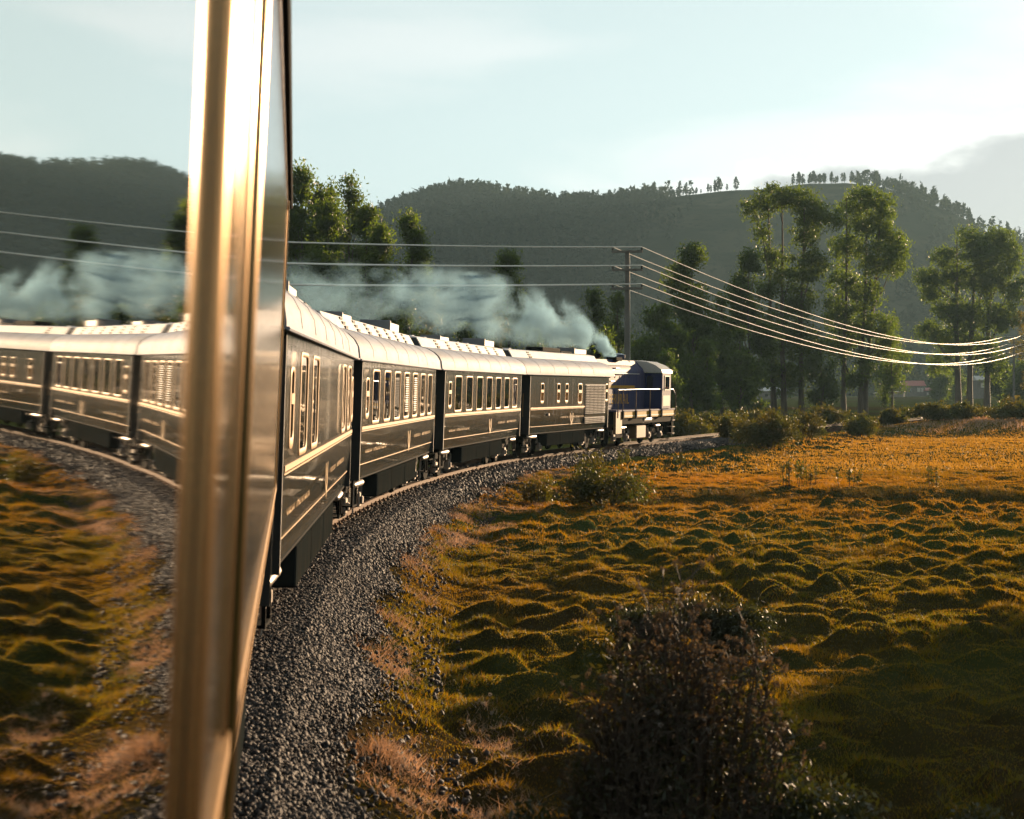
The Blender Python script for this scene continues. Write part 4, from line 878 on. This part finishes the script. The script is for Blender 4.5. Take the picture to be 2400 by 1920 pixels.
for i, p_ in enumerate(sky_px):
    az = math.atan((p_ - CX) / FPX); r_ = RIDGE * gr.uniform(0.985, 1.0); x, y = r_ * math.sin(az), r_ * math.cos(az)
    z = float(hill_z(np.array(x), np.array(y))); sc_ = gr.choice((0.32, 0.42, 0.5, 0.6, 0.7, 0.85)) * gr.uniform(0.85, 1.15) * (0.8 if 1740 < p_ < 1830 else 1.0)
    rr_ = empty('skyline_tree', (x, y, z), (0, 0, gr.uniform(0, 6.28)), 'small dark tree standing on the skyline of the hill', 'tree', 'skyline trees on the hill'); rr_.scale = (sc_ * gr.uniform(0.8, 1.2), sc_, sc_)
    cm, tm = rt[i % 5]; link('crown', cm, rr_); link('trunk', tm, rr_)

# ------------------------------------------------------------------ shrubs
def shrub(name, label, px, base_y, wpx, hpx, seed, m='shrub', n=2600, size=0.13, Y=None, group=None, zoff=0.0, stems=True):
    if Y is None:
        Y = 3.5 * FPX / (base_y - HZ)
        for _ in range(3):
            z = float(ground_z((px - CX) / FPX * Y, Y)); Y = max(4, (CAMZ - z) * FPX / (base_y - HZ))
    x = (px - CX) / FPX * Y; z = float(ground_z(x, Y)) + zoff; k = Y / FPX; w, h = wpx * k, hpx * k
    g_ = random.Random(seed); bl = []
    for i in range(9):
        a = g_.uniform(0, 6.28); q = g_.uniform(0.1, 0.75) * w * 0.5; hh = h * g_.uniform(0.55, 1.0) * (1 - 0.45 * (q / (w * 0.5)) ** 1.5)
        r = w * g_.uniform(0.13, 0.22); bl.append((q * math.cos(a), q * math.sin(a) * 0.7, hh * 0.55, r, r, hh * 0.46))
    root = empty(name, (x, Y, z), label=label, cat='bush', group=group)
    V, F = leaf_cloud(bl, n, size, seed, clump=0.11 * max(1, h / 1.6), per=18, droop=-0.5, aspect=0.42)
    link('foliage', raw_mesh('foliage', V, F, M[m]), root)
    if stems:
        sb = MB()
        for b_ in bl: sb.tube([(b_[0] * 0.2, b_[1] * 0.2, -0.1), (b_[0] * 0.7, b_[1] * 0.7, b_[2] * 0.6), (b_[0], b_[1], b_[2] + b_[5] * 0.8)], [0.03, 0.02, 0.006], 5)
        sb.build('stems', M['twig'], root)
    return root
GS = 'shrubs along the line'
shrub('shrub', 'leafy green shrub on the grass bank below the carriages', 1420, 1192, 285, 150, 101, n=7500, size=0.10, group=GS)
shrub('shrub', 'small leafy shrub at the ballast edge left of the bank shrub', 1262, 1184, 95, 95, 102, n=1300, size=0.10, group=GS)
shrub('shrub', 'big dark shrub hiding the track ahead of the locomotive', 1800, 1052, 190, 110, 103, n=8000, size=0.15, group=GS)
shrub('shrub', 'big dark shrub left of the one hiding the track', 1722, 1040, 110, 85, 104, n=5000, size=0.15, group=GS)
shrub('shrub', 'shrub with yellowing tips right of the big dark shrubs', 1885, 1040, 110, 85, 105, n=3600, size=0.15, group=GS)
shrub('shrub', 'low dome-shaped shrub at the far field corner', 2020, 1022, 150, 68, 106, n=4600, size=0.16, group=GS)
for i, (p_, by_, w_, h_, Y, lb) in enumerate(((1600, 985, 150, 60, 98, 'dark shrub bank beside the locomotive nose'), (1680, 978, 120, 55, 104, 'dark shrub bank behind the shining rails'), (1760, 975, 120, 60, 112, 'shrub bank at the foot of the slim saplings'), (1930, 985, 120, 55, 122, 'shrub at the foot of the tall gum trunks'), (2090, 990, 60, 36, 124, 'small round shrub in the pink grass'), (2180, 1000, 120, 40, 122, 'shrub on the dark bank, left end of the hedge'), (2270, 998, 120, 42, 124, 'shrub on the dark bank in the middle of the hedge'), (2360, 998, 120, 44, 124, 'shrub on the dark bank at the photo edge'), (2150, 975, 60, 24, 150, 'low shrub beyond the bank in the dry grass'), (2310, 972, 90, 28, 150, 'low shrub beyond the bank under the three-stemmed gum'))):
    shrub('hedge_shrub', lb, p_, by_, w_ * 1.25, h_ * 1.35, 120 + i, n=4200, size=0.20, Y=Y, group='shrubs along the far bank', m='shrub')
# tall seed-headed bush close to the lens
def seed_bush(label, x, Y, w, h, seed, n_heads, n_leaf, pale=0.03):
    z = float(ground_z(x, Y)); root = empty('seed_bush', (x, Y, z), label=label, cat='bush', group='bushes close to the lens')
    g_ = np.random.default_rng(seed); sb = MB(); heads = []; 
    for i in range(150):
        a = g_.uniform(0, 6.28); q = w * 0.5 * g_.random() ** 0.6; hh = h * g_.uniform(0.55, 1.0) * (1 - 0.42 * (q / (w * 0.5)) ** 2)
        x1, y1 = q * math.cos(a), q * math.sin(a) * 0.6
        p0 = Vector((x1 * 0.35, y1 * 0.35, -0.1)); p1 = Vector((x1 * 0.8, y1 * 0.8, hh * 0.6)); p2 = Vector((x1, y1, hh))
        sb.tube([p0, p1, p2], [0.010, 0.007, 0.004], 4)
        for k in range(max(3, int(n_heads / 150))):
            t = g_.uniform(0.45, 1.0) ** 0.7; b_ = p1.lerp(p2, max(0, (t - 0.45) / 0.55)); tip = b_ + Vector((g_.normal() * 0.10, g_.normal() * 0.10, abs(g_.normal()) * 0.08 + 0.02))
            sb.tube([b_, tip], [0.004, 0.003], 3, caps=False); heads.append(tip)
    sb.build('stems', M['twig'], root)
    for nm, mm, sel in (('seed_heads', M['seed'], lambda i: (i * 0.618) % 1 >= pale), ('fluffy_heads', M['fluff'], lambda i: (i * 0.618) % 1 < pale)):
        P = np.array([tuple(p) for i, p in enumerate(heads) if sel(i)]); n = len(P); k = 14
        d = g_.normal(size=(n, k, 3)); d /= np.linalg.norm(d, axis=-1, keepdims=True); r = g_.uniform(0.010, 0.024, (n, k, 1)) * (1.0 if nm == 'seed_heads' else 0.8)
        c_ = P[:, None] + d * r * 0.5; e1 = g_.normal(size=(n, k, 3)) * 0.007; e2 = d * r
        V = np.stack([c_ - e1, c_ + e1, c_ + e2], 2).reshape(-1, 3); o = link(nm, raw_mesh(nm, V, np.arange(n * k * 3).reshape(-1, 3), mm), root); o['kind'] = 'stuff'
    bl = []
    for i in range(10):
        a = g_.uniform(0, 6.28); q = w * 0.42 * g_.random() ** 0.5; bl.append((q * math.cos(a), q * math.sin(a) * 0.6, h * g_.uniform(0.12, 0.55), w * 0.16, w * 0.14, h * 0.22))
    V, F = leaf_cloud(bl, n_leaf, 0.06, seed, clump=0.08, per=16, droop=-0.4, aspect=0.3); link('foliage', raw_mesh('foliage', V, F, M['shrubdark']), root)
    return root
seed_bush('tall bush of dry brown seed heads close to the lens', 1.06, 10.0, 1.45, 2.50, 201, 1350, 7000)
seed_bush('lower seed-headed bush left of the tall one, close to the lens', 0.66, 9.6, 0.75, 1.85, 202, 900, 5000, 0.03)
def dark_shrub(label, x, Y, w, h, seed, n=7000):
    z = float(ground_z(x, Y)); root = empty('leafy_bush', (x, Y, z), label=label, cat='bush', group='bushes close to the lens'); g_ = random.Random(seed); bl = []
    for i in range(10):
        a = g_.uniform(0, 6.28); q = w * 0.4 * g_.random() ** 0.5; bl.append((q * math.cos(a), q * math.sin(a) * 0.7, h * g_.uniform(0.25, 0.75), w * 0.18, w * 0.16, h * 0.25))
    V, F = leaf_cloud(bl, n, 0.055, seed, clump=0.07, per=14, droop=-0.5, aspect=0.4); link('foliage', raw_mesh('foliage', V, F, M['shrubdark']), root)
    sb = MB(); [sb.tube([(0, 0, -0.1), (b_[0], b_[1], b_[2])], [0.012, 0.004], 4) for b_ in bl]; sb.build('stems', M['twig'], root)
dark_shrub('dark leafy bush at the bottom edge right of the seed bush', 1.95, 10.2, 0.95, 1.15, 211)
dark_shrub('dark leafy bush at the bottom edge below the meadow', 2.75, 10.6, 1.1, 0.85, 212)
dark_shrub('dark leafy bush in the bottom right corner', 3.6, 11.0, 1.2, 0.75, 213)
dark_shrub('dark leafy bush added behind the seed bush to shade the gravel', 2.35, 21.3, 2.1, 0.85, 214, 26000)  # caster added for the shadow it lays on the gravel
dark_shrub('dark low bush at the bottom edge beside the ballast', 0.35, 10.6, 1.0, 0.85, 215)
# weeds standing in the ditch
def weed(label, px, Y, h, seed, n=5):
    x = (px - CX) / FPX * Y; z = float(ground_z(x, Y)); root = empty('tall_weed', (x, Y, z), label=label, cat='weed', group='tall weeds in the field'); g_ = random.Random(seed); sb = MB(); bl = []
    for i in range(n):
        a = (g_.uniform(-0.3, 0.3), g_.uniform(-0.2, 0.2)); hh = h * g_.uniform(0.6, 1); sb.tube([(a[0], a[1], -0.1), (a[0] * 1.3, a[1], hh)], [0.014, 0.006], 4)
        for q in range(6): bl.append((a[0] * 1.2, a[1], hh * (0.35 + 0.11 * q), 0.09, 0.09, 0.08))
    sb.build('stems', M['twig'], root); V, F = leaf_cloud(bl, 60 * n, 0.10, seed, clump=0.05, per=9, droop=-0.3, aspect=0.35); link('leaves', raw_mesh('leaves', V, F, M['shrub']), root)
weed('tall green weed at the ditch edge in mid field', 1850, 52, 1.0, 301)
weed('cluster of tall weed stalks right of the mid field weed', 1890, 52.5, 1.05, 302, 6)
weed('small weed at the ditch edge farther right', 1990, 52, 0.75, 303)
weed('single weed at the ditch edge near the right border', 2195, 52, 0.85, 304, 3)
weed('dry weed on the grass bank below the locomotive', 1465, 62, 0.9, 305, 4)
weed('dry weed on the grass bank right of the ballast', 1600, 66, 0.8, 306, 4)

# ------------------------------------------------------------------ grass
def visible_pts(n, y0, y1, umin, umax=None, marg=0.09, seed=0):
    g_ = np.random.default_rng(seed)
    y = np.sqrt(g_.uniform(y0 * y0, y1 * y1, n)); x = y * g_.uniform(-0.40 - marg * 0, 0.32 + marg, n)
    u = lateral(x, y); k = u > umin
    if umax is not None: k &= u < umax
    return x[k], y[k], u[k]
def blades(name, x, y, h, wd, m, seed, lean=0.5, zadd=0.0):
    g_ = np.random.default_rng(seed); n = len(x); z = ground_z(x, y) - 0.006 + zadd
    a = g_.uniform(0, 6.28, n); L_ = h * g_.uniform(0.5, 1.25, n); b = np.stack([np.cos(a), np.sin(a), np.zeros(n)], 1) * (wd * g_.uniform(0.6, 1.3, n))[:, None]
    p = np.stack([x, y, z], 1); tp = p + np.stack([g_.normal(size=n) * lean * L_, g_.normal(size=n) * lean * L_, L_ * g_.uniform(0.6, 1.0, n)], 1)
    V = np.stack([p - b, p + b, tp], 1).reshape(-1, 3)
    return link(name, raw_mesh(name, V, np.arange(n * 3).reshape(-1, 3), m))
X1, Y1, U1 = visible_pts(560000, 11.5, 34, 2.0, seed=1); X2, Y2, U2 = visible_pts(580000, 34, 62, 2.1, seed=2); X3, Y3, U3 = visible_pts(420000, 62, 150, 3.2, seed=3)
k1 = g.random(len(X1)) < sstep(U1, 1.9, 3.3); X1, Y1 = X1[k1], Y1[k1]
XA, YA = np.concatenate([X1, X2]), np.concatenate([Y1, Y2])
warm = g.random(len(XA)) < 0.15 + 0.85 * sstep(YA + 9 * (vnoise(XA / 4, YA / 6, 79) - 0.5) + 3 * (vnoise(XA, YA, 80) - 0.5), 27, 52)
hA, wA = np.interp(YA, [12, 34, 62], [0.060, 0.072, 0.095]), np.interp(YA, [12, 34, 62], [0.005, 0.008, 0.012])
tuft = 0.55 + 1.3 * sstep(vnoise(XA / 0.55, YA / 0.55, 82), 0.5, 0.85)
tag(blades('meadow_grass', XA[~warm], YA[~warm], (hA * tuft)[~warm], wA[~warm], M['grass'], 11), 'short olive green grass on the near hummocks', 'grass', kind='stuff')
tag(blades('meadow_grass', XA[warm], YA[warm], (hA * tuft)[warm], wA[warm], M['grassmid'], 12), 'golden grass on the hummocks in mid field', 'grass', kind='stuff')
tag(blades('meadow_grass', X3, Y3, np.full(len(X3), 0.13), np.full(len(X3), 0.025), M['grassfar'], 13), 'orange grass on the smooth far field', 'grass', kind='stuff')
# dry pink grass at the foot of the ballast
X4, Y4, U4 = visible_pts(2600000, 12.5, 60, 1.7, 4.6, seed=4)
d4 = 0.85 * np.exp(-((U4 - 2.25 - 0.9 * (vnoise(X4 / 2, Y4 / 2, 72) - 0.5)) / 0.40) ** 2) * sstep(vnoise(X4 * 1.4 + 3, Y4 * 0.6, 71), 0.45, 0.60) * (0.12 + 0.88 * sstep(vnoise(X4 * 4, Y4 * 3, 70), 0.42, 0.62)) + 0.45 * np.exp(-((U4 - 3.1) / 0.5) ** 2) * sstep(vnoise(X4 * 1.2, Y4 * 0.6, 73), 0.58, 0.72)
k4 = g.random(len(X4)) < d4; X4, Y4 = X4[k4], Y4[k4]
tag(blades('dry_grass', X4, Y4, 0.05 + 0.17 * vnoise(X4 * 2.3, Y4 * 1.5, 74) ** 2, np.full(len(X4), 0.006), M['drygrass'], 14, 0.7), 'pale pink dry grass fringing the ballast', 'grass', kind='stuff')
X5, Y5, U5 = visible_pts(260000, 112, 175, 4, seed=5); k5 = g.random(len(X5)) < 0.55 * sstep(vnoise(X5 / 6, Y5 / 4, 75), 0.42, 0.65); X5, Y5 = X5[k5], Y5[k5]
tag(blades('dry_grass', X5, Y5, 0.18 + 0.4 * vnoise(X5 / 1.6, Y5 / 1.6, 77) ** 2, np.full(len(X5), 0.04), M['drygrass'], 15, 0.45), 'tall pink dry grass beyond the far bank', 'grass', kind='stuff')
X6, Y6, U6 = visible_pts(120000, 47, 54, 5, seed=6); k6 = g.random(len(X6)) < 0.8 * np.exp(-((Y6 - 50.8 - 1.2 * (vnoise(X6 / 4, Y6 * 0, 78) - 0.5)) / 0.9) ** 2) * sstep(vnoise(X6 / 1.5, Y6 / 1.5, 76), 0.42, 0.7); X6, Y6 = X6[k6], Y6[k6]
tag(blades('ditch_grass', X6, Y6, np.full(len(X6), 0.26), np.full(len(X6), 0.010), M['ditch'], 16, 0.4), 'rank green grass along the ditch across the field', 'grass', kind='stuff')

# ------------------------------------------------------------------ power line
def ipol(px, Y): return Vector(((px - CX) / FPX * Y, Y, 0))
P1 = Vector((at(1470, 0, 87.5).x, 87.5, 0)); P2 = Vector((at(2376, 0, 244).x, 244, 0)); P0 = Vector((-62, 42, 0)); P3 = Vector((165, 330, 0))
PTOP = CAMZ + (HZ - 592) / FPX * 87.5
insm = MB().tube([(0, 0, 0), (0, 0, 0.05), (0, 0, 0.09), (0, 0, 0.14), (0, 0, 0.18)], [0.03, 0.075, 0.04, 0.07, 0.03], 10).mesh('insulator', M['insul'], smooth=True)
def pole(label, p, yaw, z0, top, arms=(0.0, 1.0, 2.0), w=0.84):
    root = empty('power_pole', (p.x, p.y, z0), (0, 0, yaw), label, 'power pole', 'power poles')
    H = top - z0
    MB().tube([(0, 0, -0.5), (0, 0, H * 0.5), (0, 0, H)], [0.19, 0.165, 0.125], 10).build('shaft', M['concrete'], root, smooth=True)
    pts = []
    for a_ in arms:
        arm = MB().box(-w, w, -0.20, -0.10, H - a_ - 0.03, H - a_ + 0.09).build('crossarm', M['concrete'], root)
        for sx in (-1, 1):
            link('insulator', insm, root, (sx * (w - 0.06), -0.15, H - a_ + 0.09))
            q = Matrix.Translation((p.x, p.y, z0)) @ Matrix.Rotation(yaw, 4, 'Z') @ Vector((sx * (w - 0.06), -0.15, H - a_ + 0.27)); pts.append(q)
    return root, pts
def gz1(p): return float(ground_z(p.x, p.y))
_, w0 = pole('power pole far left beyond the frame', P0, R(-60), gz1(P0), PTOP + 0.3)
pl1, w1 = pole('power pole with three crossarms behind the locomotive', P1, R(-6), gz1(P1), PTOP)
MB().tube([(0.16, -0.05, 1.0), (0.15, -0.05, PTOP - gz1(P1) - 0.2)], 0.014, 6).build('sunlit_edge', M['wire'], pl1)  # pale tube standing in for sunlight along the pole's right edge
PT2 = CAMZ + (HZ - 792) / FPX * 244
pl2, w2 = pole('power pole with three crossarms near the right edge', P2, R(-20), gz1(P2), PT2, arms=(0.0, 1.27, 2.5), w=1.15)
_, w3 = pole('power pole beyond the right edge', P3, R(-30), gz1(P3), PT2 + 1)
NM = ('top crossarm, left wire', 'top crossarm, right wire', 'middle crossarm, left wire', 'middle crossarm, right wire', 'bottom crossarm, left wire', 'bottom crossarm, right wire')
for (A_, B_, sag, rad_, tx) in ((w0, w1, 1.05, 0.036, 'span left of the near pole'), (w1, w2, 2.9, 0.023, 'long sagging span between the two poles'), (w2, w3, 1.6, 0.020, 'short span off the right edge')):
    for i in range(6):
        pts = [A_[i].lerp(B_[i], t / 28) - Vector((0, 0, 4 * (sag + 0.12 * (i % 2)) * (t / 28) * (1 - t / 28))) for t in range(29)]
        rr_ = [rad_ * (0.95 - 0.1 * (k / 28)) if 'long' in tx else rad_ for k in range(29)]
        o = MB().tube(pts, rr_, 5).build('power_line', M['wire'], smooth=True)
        tag(o, 'power line, ' + tx + ', ' + NM[i], 'wire', 'power lines')

# ------------------------------------------------------------------ far farm
M['wallgrey'] = mat('farm wall', (0.22, 0.19, 0.17), rough=0.9, noise=((1, 1, 1), (0.15, 0.13, 0.115), 0.4, 0.7))
M['redroof'] = mat('red sheet roof', (0.45, 0.10, 0.09), rough=0.6, noise=((0.6, 3, 1), (0.32, 0.08, 0.07), 0.4, 0.7))
M['paleroof'] = mat('pale sheet roof', (0.62, 0.58, 0.56), rough=0.45, noise=((0.6, 3, 1), (0.42, 0.36, 0.33), 0.4, 0.7))
def house(name, label, px, Y, w, d, h, rise, wallm, roofm, wins, yaw=0.0, pent=False):
    x = (px - CX) / FPX * Y; z = float(ground_z(x, Y)); root = empty(name, (x, Y, z), (0, 0, yaw), label, 'house', 'farm buildings across the valley')
    MB().box(-w / 2, w / 2, 0, d, -0.4, h).build('wall', wallm, root)
    if pent: MB().prism_y([(-w / 2 - 0.3, h), (w / 2 + 0.3, h + rise), (w / 2 + 0.3, h + rise + 0.12), (-w / 2 - 0.3, h + 0.12)], -0.4, d + 0.4).build('roof', roofm, root)
    else: MB().prism_x([(-0.5, h + 0.01), (d + 0.5, h + 0.01), (d + 0.5, h + 0.12), (d / 2, h + rise), (-0.5, h + 0.12)], -w / 2 - 0.35, w / 2 + 0.35).build('roof', roofm, root)
    for (wx, wz, ww, wh, pale) in wins:
        wo = MB().box(wx - ww / 2, wx + ww / 2, -0.06, 0.02, wz, wz + wh).build('window', M['white'] if pale else M['wallgrey'], root)
        MB().box(wx - ww / 2 + 0.12, wx + ww / 2 - 0.12, -0.075, -0.061, wz + 0.12, wz + wh - 0.12).build('pane', M['white'] if pale else M['pane'], wo)
house('farm_house', 'grey two-storey house with a red roof among the fields', 2146, 600, 7.0, 6.5, 3.9, 2.0, M['wallgrey'], M['redroof'], [(-1.9, 1.6, 1.3, 1.3, 0), (1.2, 1.7, 1.2, 1.5, 1), (2.5, 1.7, 0.9, 1.5, 1)])
house('farm_annex', 'low annex with a faded red roof right of the house', 2185, 600, 6.0, 5.0, 2.1, 1.2, M['wallgrey'], M['redroof'], [(-1.6, 0.4, 0.9, 1.1, 1), (0.0, 0.4, 0.9, 1.1, 1), (1.6, 0.4, 0.9, 1.1, 0)])
house('farm_shed', 'low shed with a pale tilted roof left of the house', 2085, 560, 7.5, 4.5, 1.3, 0.6, M['wallgrey'], M['paleroof'], [(-1, 0.3, 1, 0.8, 0)], R(14), True)
house('farm_shed', 'small shed with a red roof next to the house', 2104, 575, 4.2, 4.0, 1.2, 0.6, M['wallgrey'], M['redroof'], [(0, 0.3, 0.8, 0.8, 0)], R(-16), True)
house('farm_shed', 'long shed with a pale roof seen between the gum trunks', 1812, 470, 8.5, 6, 2.2, 1.1, M['wallgrey'], M['paleroof'], [(-2, 0.6, 1.2, 1, 0), (2, 0.6, 1.2, 1, 0)])
house('farm_shed', 'low shed with a pale roof behind the slim saplings', 1730, 450, 8.0, 5, 1.4, 0.8, M['wallgrey'], M['paleroof'], [(0, 0.4, 1.2, 0.8, 0)])
house('farm_house', 'small white-gabled house between the trunks of the right gum', 2305, 480, 4.0, 4.5, 5.4, 1.4, M['wallgrey'], M['paleroof'], [(0, 3.2, 1.6, 1.4, 1)])
# wooded foot of the hill, one mass
def wood_mesh():
    n = 900; az = np.radians(g.uniform(-8, 22, n)); r = g.uniform(650, 780, n); x, y = r * np.sin(az), r * np.cos(az); h = g.uniform(5, 11, n); w = g.uniform(2.0, 4.0, n); k = 40
    t_ = g.random((n, k)); a_ = g.uniform(0, 6.28, (n, k)); rr = w[:, None] * np.sin(np.pi * np.clip(t_ * 0.9 + 0.1, 0, 1)) ** 0.6 * g.uniform(0.4, 1, (n, k))
    p = np.stack([x[:, None] + rr * np.cos(a_), y[:, None] + rr * np.sin(a_), -1.0 + h[:, None] * t_], -1).reshape(-1, 3); N = len(p); d1, d2 = g.normal(size=(N, 3)), g.normal(size=(N, 3))
    return raw_mesh('valley_wood', np.stack([p + d1 * 0.8, p + d2 * 0.8, p - (d1 + d2) * 0.6], 1).reshape(-1, 3), np.arange(N * 3).reshape(-1, 3), M['forest'])
tag(link('valley_wood', wood_mesh()), 'hazy belt of trees along the foot of the hill', 'wood', kind='stuff')

def scrub_mesh():
    n = 1500; r = np.sqrt(g.uniform(130 ** 2, 460 ** 2, n)); x = r * g.uniform(0.02, 0.36, n); y = r; u = lateral(x, y); kk = (u > 5) & (vnoise(x / 22, y / 12, 81) > 0.5); x, y = x[kk], y[kk]; n = len(x)
    z = ground_z(x, y); h = g.uniform(0.7, 2.6, n); w = h * g.uniform(0.6, 1.2, n); k = 44
    d = g.normal(size=(n, k, 3)); d /= np.linalg.norm(d, axis=-1, keepdims=True); d *= g.random((n, k, 1)) ** 0.4
    p = (np.stack([x, y, z + h * 0.45], -1)[:, None] + d * np.stack([w, w, h * 0.55], -1)[:, None]).reshape(-1, 3); N = len(p); e1, e2 = g.normal(size=(N, 3)) * 0.22, g.normal(size=(N, 3)) * 0.22
    return raw_mesh('valley_scrub', np.stack([p + e1, p + e2, p - (e1 + e2) * 0.8], 1).reshape(-1, 3), np.arange(N * 3).reshape(-1, 3), M['shrub'])
tag(link('valley_scrub', scrub_mesh()), 'scattered scrub over the fields beyond the far bank', 'scrub', kind='stuff')
# ------------------------------------------------------------------ small flowers beside the ballast
for i, (p_, Y) in enumerate(((1130, 17.6), (1146, 17.8), (1150, 17.4), (1095, 16.9))):
    x = (p_ - CX) / FPX * Y; z = float(ground_z(x, Y)); root = empty('seed_clock', (x, Y, z), label=('pale seed clock, left of the three together in the near grass', 'pale seed clock, tallest of the three together in the near grass', 'pale seed clock, right of the three together in the near grass', 'single pale seed clock nearest the ballast')[i], cat='flower', group='pale seed clocks in the near grass')
    hgt = 0.10 + 0.03 * (i % 3); MB().tube([(0, 0, -0.02), (0.012, 0, hgt)], 0.003, 4).build('stalk', M['twig'], root)
    d_ = g.normal(size=(40, 3)); d_ /= np.linalg.norm(d_, axis=1, keepdims=True); c_ = d_ * 0.014 + np.array([0.012, 0, hgt]); e_ = g.normal(size=(40, 3)) * 0.005
    link('seed_head', raw_mesh('seed_head', np.stack([c_ - e_, c_ + e_, c_ + d_ * 0.012], 1).reshape(-1, 3), np.arange(120).reshape(-1, 3), M['fluff']), root)

# ------------------------------------------------------------------ smoke from the locomotive
def smoke():
    st = loco.matrix_basis if False else None
    m4 = Matrix.Translation(loco.location) @ loco.rotation_euler.to_matrix().to_4x4()
    p0 = m4 @ Vector((0.25, Y_(3.15), 4.0)); L_ = 30.0
    root = None
    def cz(x): return 2.3 * (1 - math.exp(-x / 2.2)) + 0.05 * x
    def cr(x): return 0.6 + 1.55 * (1 - math.exp(-x / 2.8))
    mb = MB(); mb.tube([(x, 0, cz(x)) for x in [0, 0.3, 0.8, 1.4, 2.2, 3.2, 4.5, 6, 8, 11, 15, 20, 25, L_]], [cr(x) for x in [0, 0.3, 0.8, 1.4, 2.2, 3.2, 4.5, 6, 8, 11, 15, 20, 25, L_]], 14)
    m = bpy.data.materials.new('diesel smoke'); m.use_nodes = True; N, L = m.node_tree.nodes, m.node_tree.links; N.clear()
    out = N.new('ShaderNodeOutputMaterial'); pv = N.new('ShaderNodeVolumePrincipled'); L.new(pv.outputs[0], out.inputs['Volume'])
    pv.inputs['Color'].default_value = (0.37, 0.62, 0.80, 1); pv.inputs['Anisotropy'].default_value = 0.3
    tc = N.new('ShaderNodeTexCoord'); sp = N.new('ShaderNodeSeparateXYZ'); L.new(tc.outputs['Object'], sp.inputs[0]); X, Y, Z = sp.outputs
    def ma(op, a, b=None):
        n = N.new('ShaderNodeMath'); n.operation = op
        for i, v in enumerate((a, b)):
            if v is None: continue
            if isinstance(v, (int, float)): n.inputs[i].default_value = v
            else: L.new(v, n.inputs[i])
        return n.outputs[0]
    ex = ma('SUBTRACT', 1.0, ma('EXPONENT', ma('MULTIPLY', X, -1 / 2.2)))
    c_ = ma('ADD', ma('MULTIPLY', ex, 2.3), ma('MULTIPLY', X, 0.05))
    r_ = ma('ADD', ma('MULTIPLY', ma('SUBTRACT', 1.0, ma('EXPONENT', ma('MULTIPLY', X, -1 / 2.8))), 1.55), 0.6)
    dz_ = ma('SUBTRACT', Z, c_); d_ = ma('DIVIDE', ma('SQRT', ma('ADD', ma('MULTIPLY', dz_, dz_), ma('MULTIPLY', Y, Y))), r_)
    nz = N.new('ShaderNodeTexNoise'); nz.inputs['Scale'].default_value = 0.55; nz.inputs['Detail'].default_value = 6; nz.inputs['Roughness'].default_value = 0.62; nz.inputs['Distortion'].default_value = 0.6; L.new(tc.outputs['Object'], nz.inputs['Vector'])
    v = ma('SUBTRACT', ma('ADD', 0.52, ma('MULTIPLY', ma('SUBTRACT', nz.outputs['Fac'], 0.5), 3.4)), ma('MULTIPLY', d_, 0.62))
    mr = N.new('ShaderNodeMapRange'); mr.interpolation_type = 'SMOOTHSTEP'; L.new(v, mr.inputs['Value']); mr.inputs['From Min'].default_value = 0.0; mr.inputs['From Max'].default_value = 0.5
    edge = N.new('ShaderNodeMapRange'); edge.interpolation_type = 'SMOOTHSTEP'; L.new(d_, edge.inputs['Value']); edge.inputs['From Min'].default_value = 0.98; edge.inputs['From Max'].default_value = 0.6
    tail = N.new('ShaderNodeMapRange'); tail.interpolation_type = 'SMOOTHSTEP'; L.new(X, tail.inputs['Value']); tail.inputs['From Min'].default_value = L_; tail.inputs['From Max'].default_value = 8.0
    fade = ma('MULTIPLY', ma('DIVIDE', 7.0, ma('ADD', 1.0, ma('MULTIPLY', X, 1.9))), tail.outputs['Result'])
    L.new(ma('MULTIPLY', ma('MULTIPLY', ma('MULTIPLY', mr.outputs['Result'], edge.outputs['Result']), fade), 1.0), pv.inputs['Density'])
    try: m.cycles.volume_step_rate = 0.15
    except Exception: pass
    o = mb.build('exhaust_smoke', m); o.location = p0; o.rotation_euler = (0, 0, R(180 - 14))
    tag(o, 'pale blue-grey exhaust smoke drifting left from the locomotive', 'smoke', kind='stuff')
smoke()

# ------------------------------------------------------------------ haze in the valley air
hm = bpy.data.materials.new('valley haze'); hm.use_nodes = True; hn = hm.node_tree.nodes; hn.clear()
ho = hn.new('ShaderNodeOutputMaterial'); hv = hn.new('ShaderNodeVolumePrincipled'); hm.node_tree.links.new(hv.outputs[0], ho.inputs['Volume'])
hv.inputs['Color'].default_value = (0.15, 0.235, 0.29, 1); hv.inputs['Density'].default_value = 0.00028; hv.inputs['Anisotropy'].default_value = 0.3
haze = MB().box(-1720, 1720, -1720, 1720, -9, 176).build('haze', hm); tag(haze, 'thin warm haze filling the valley air', kind='stuff')
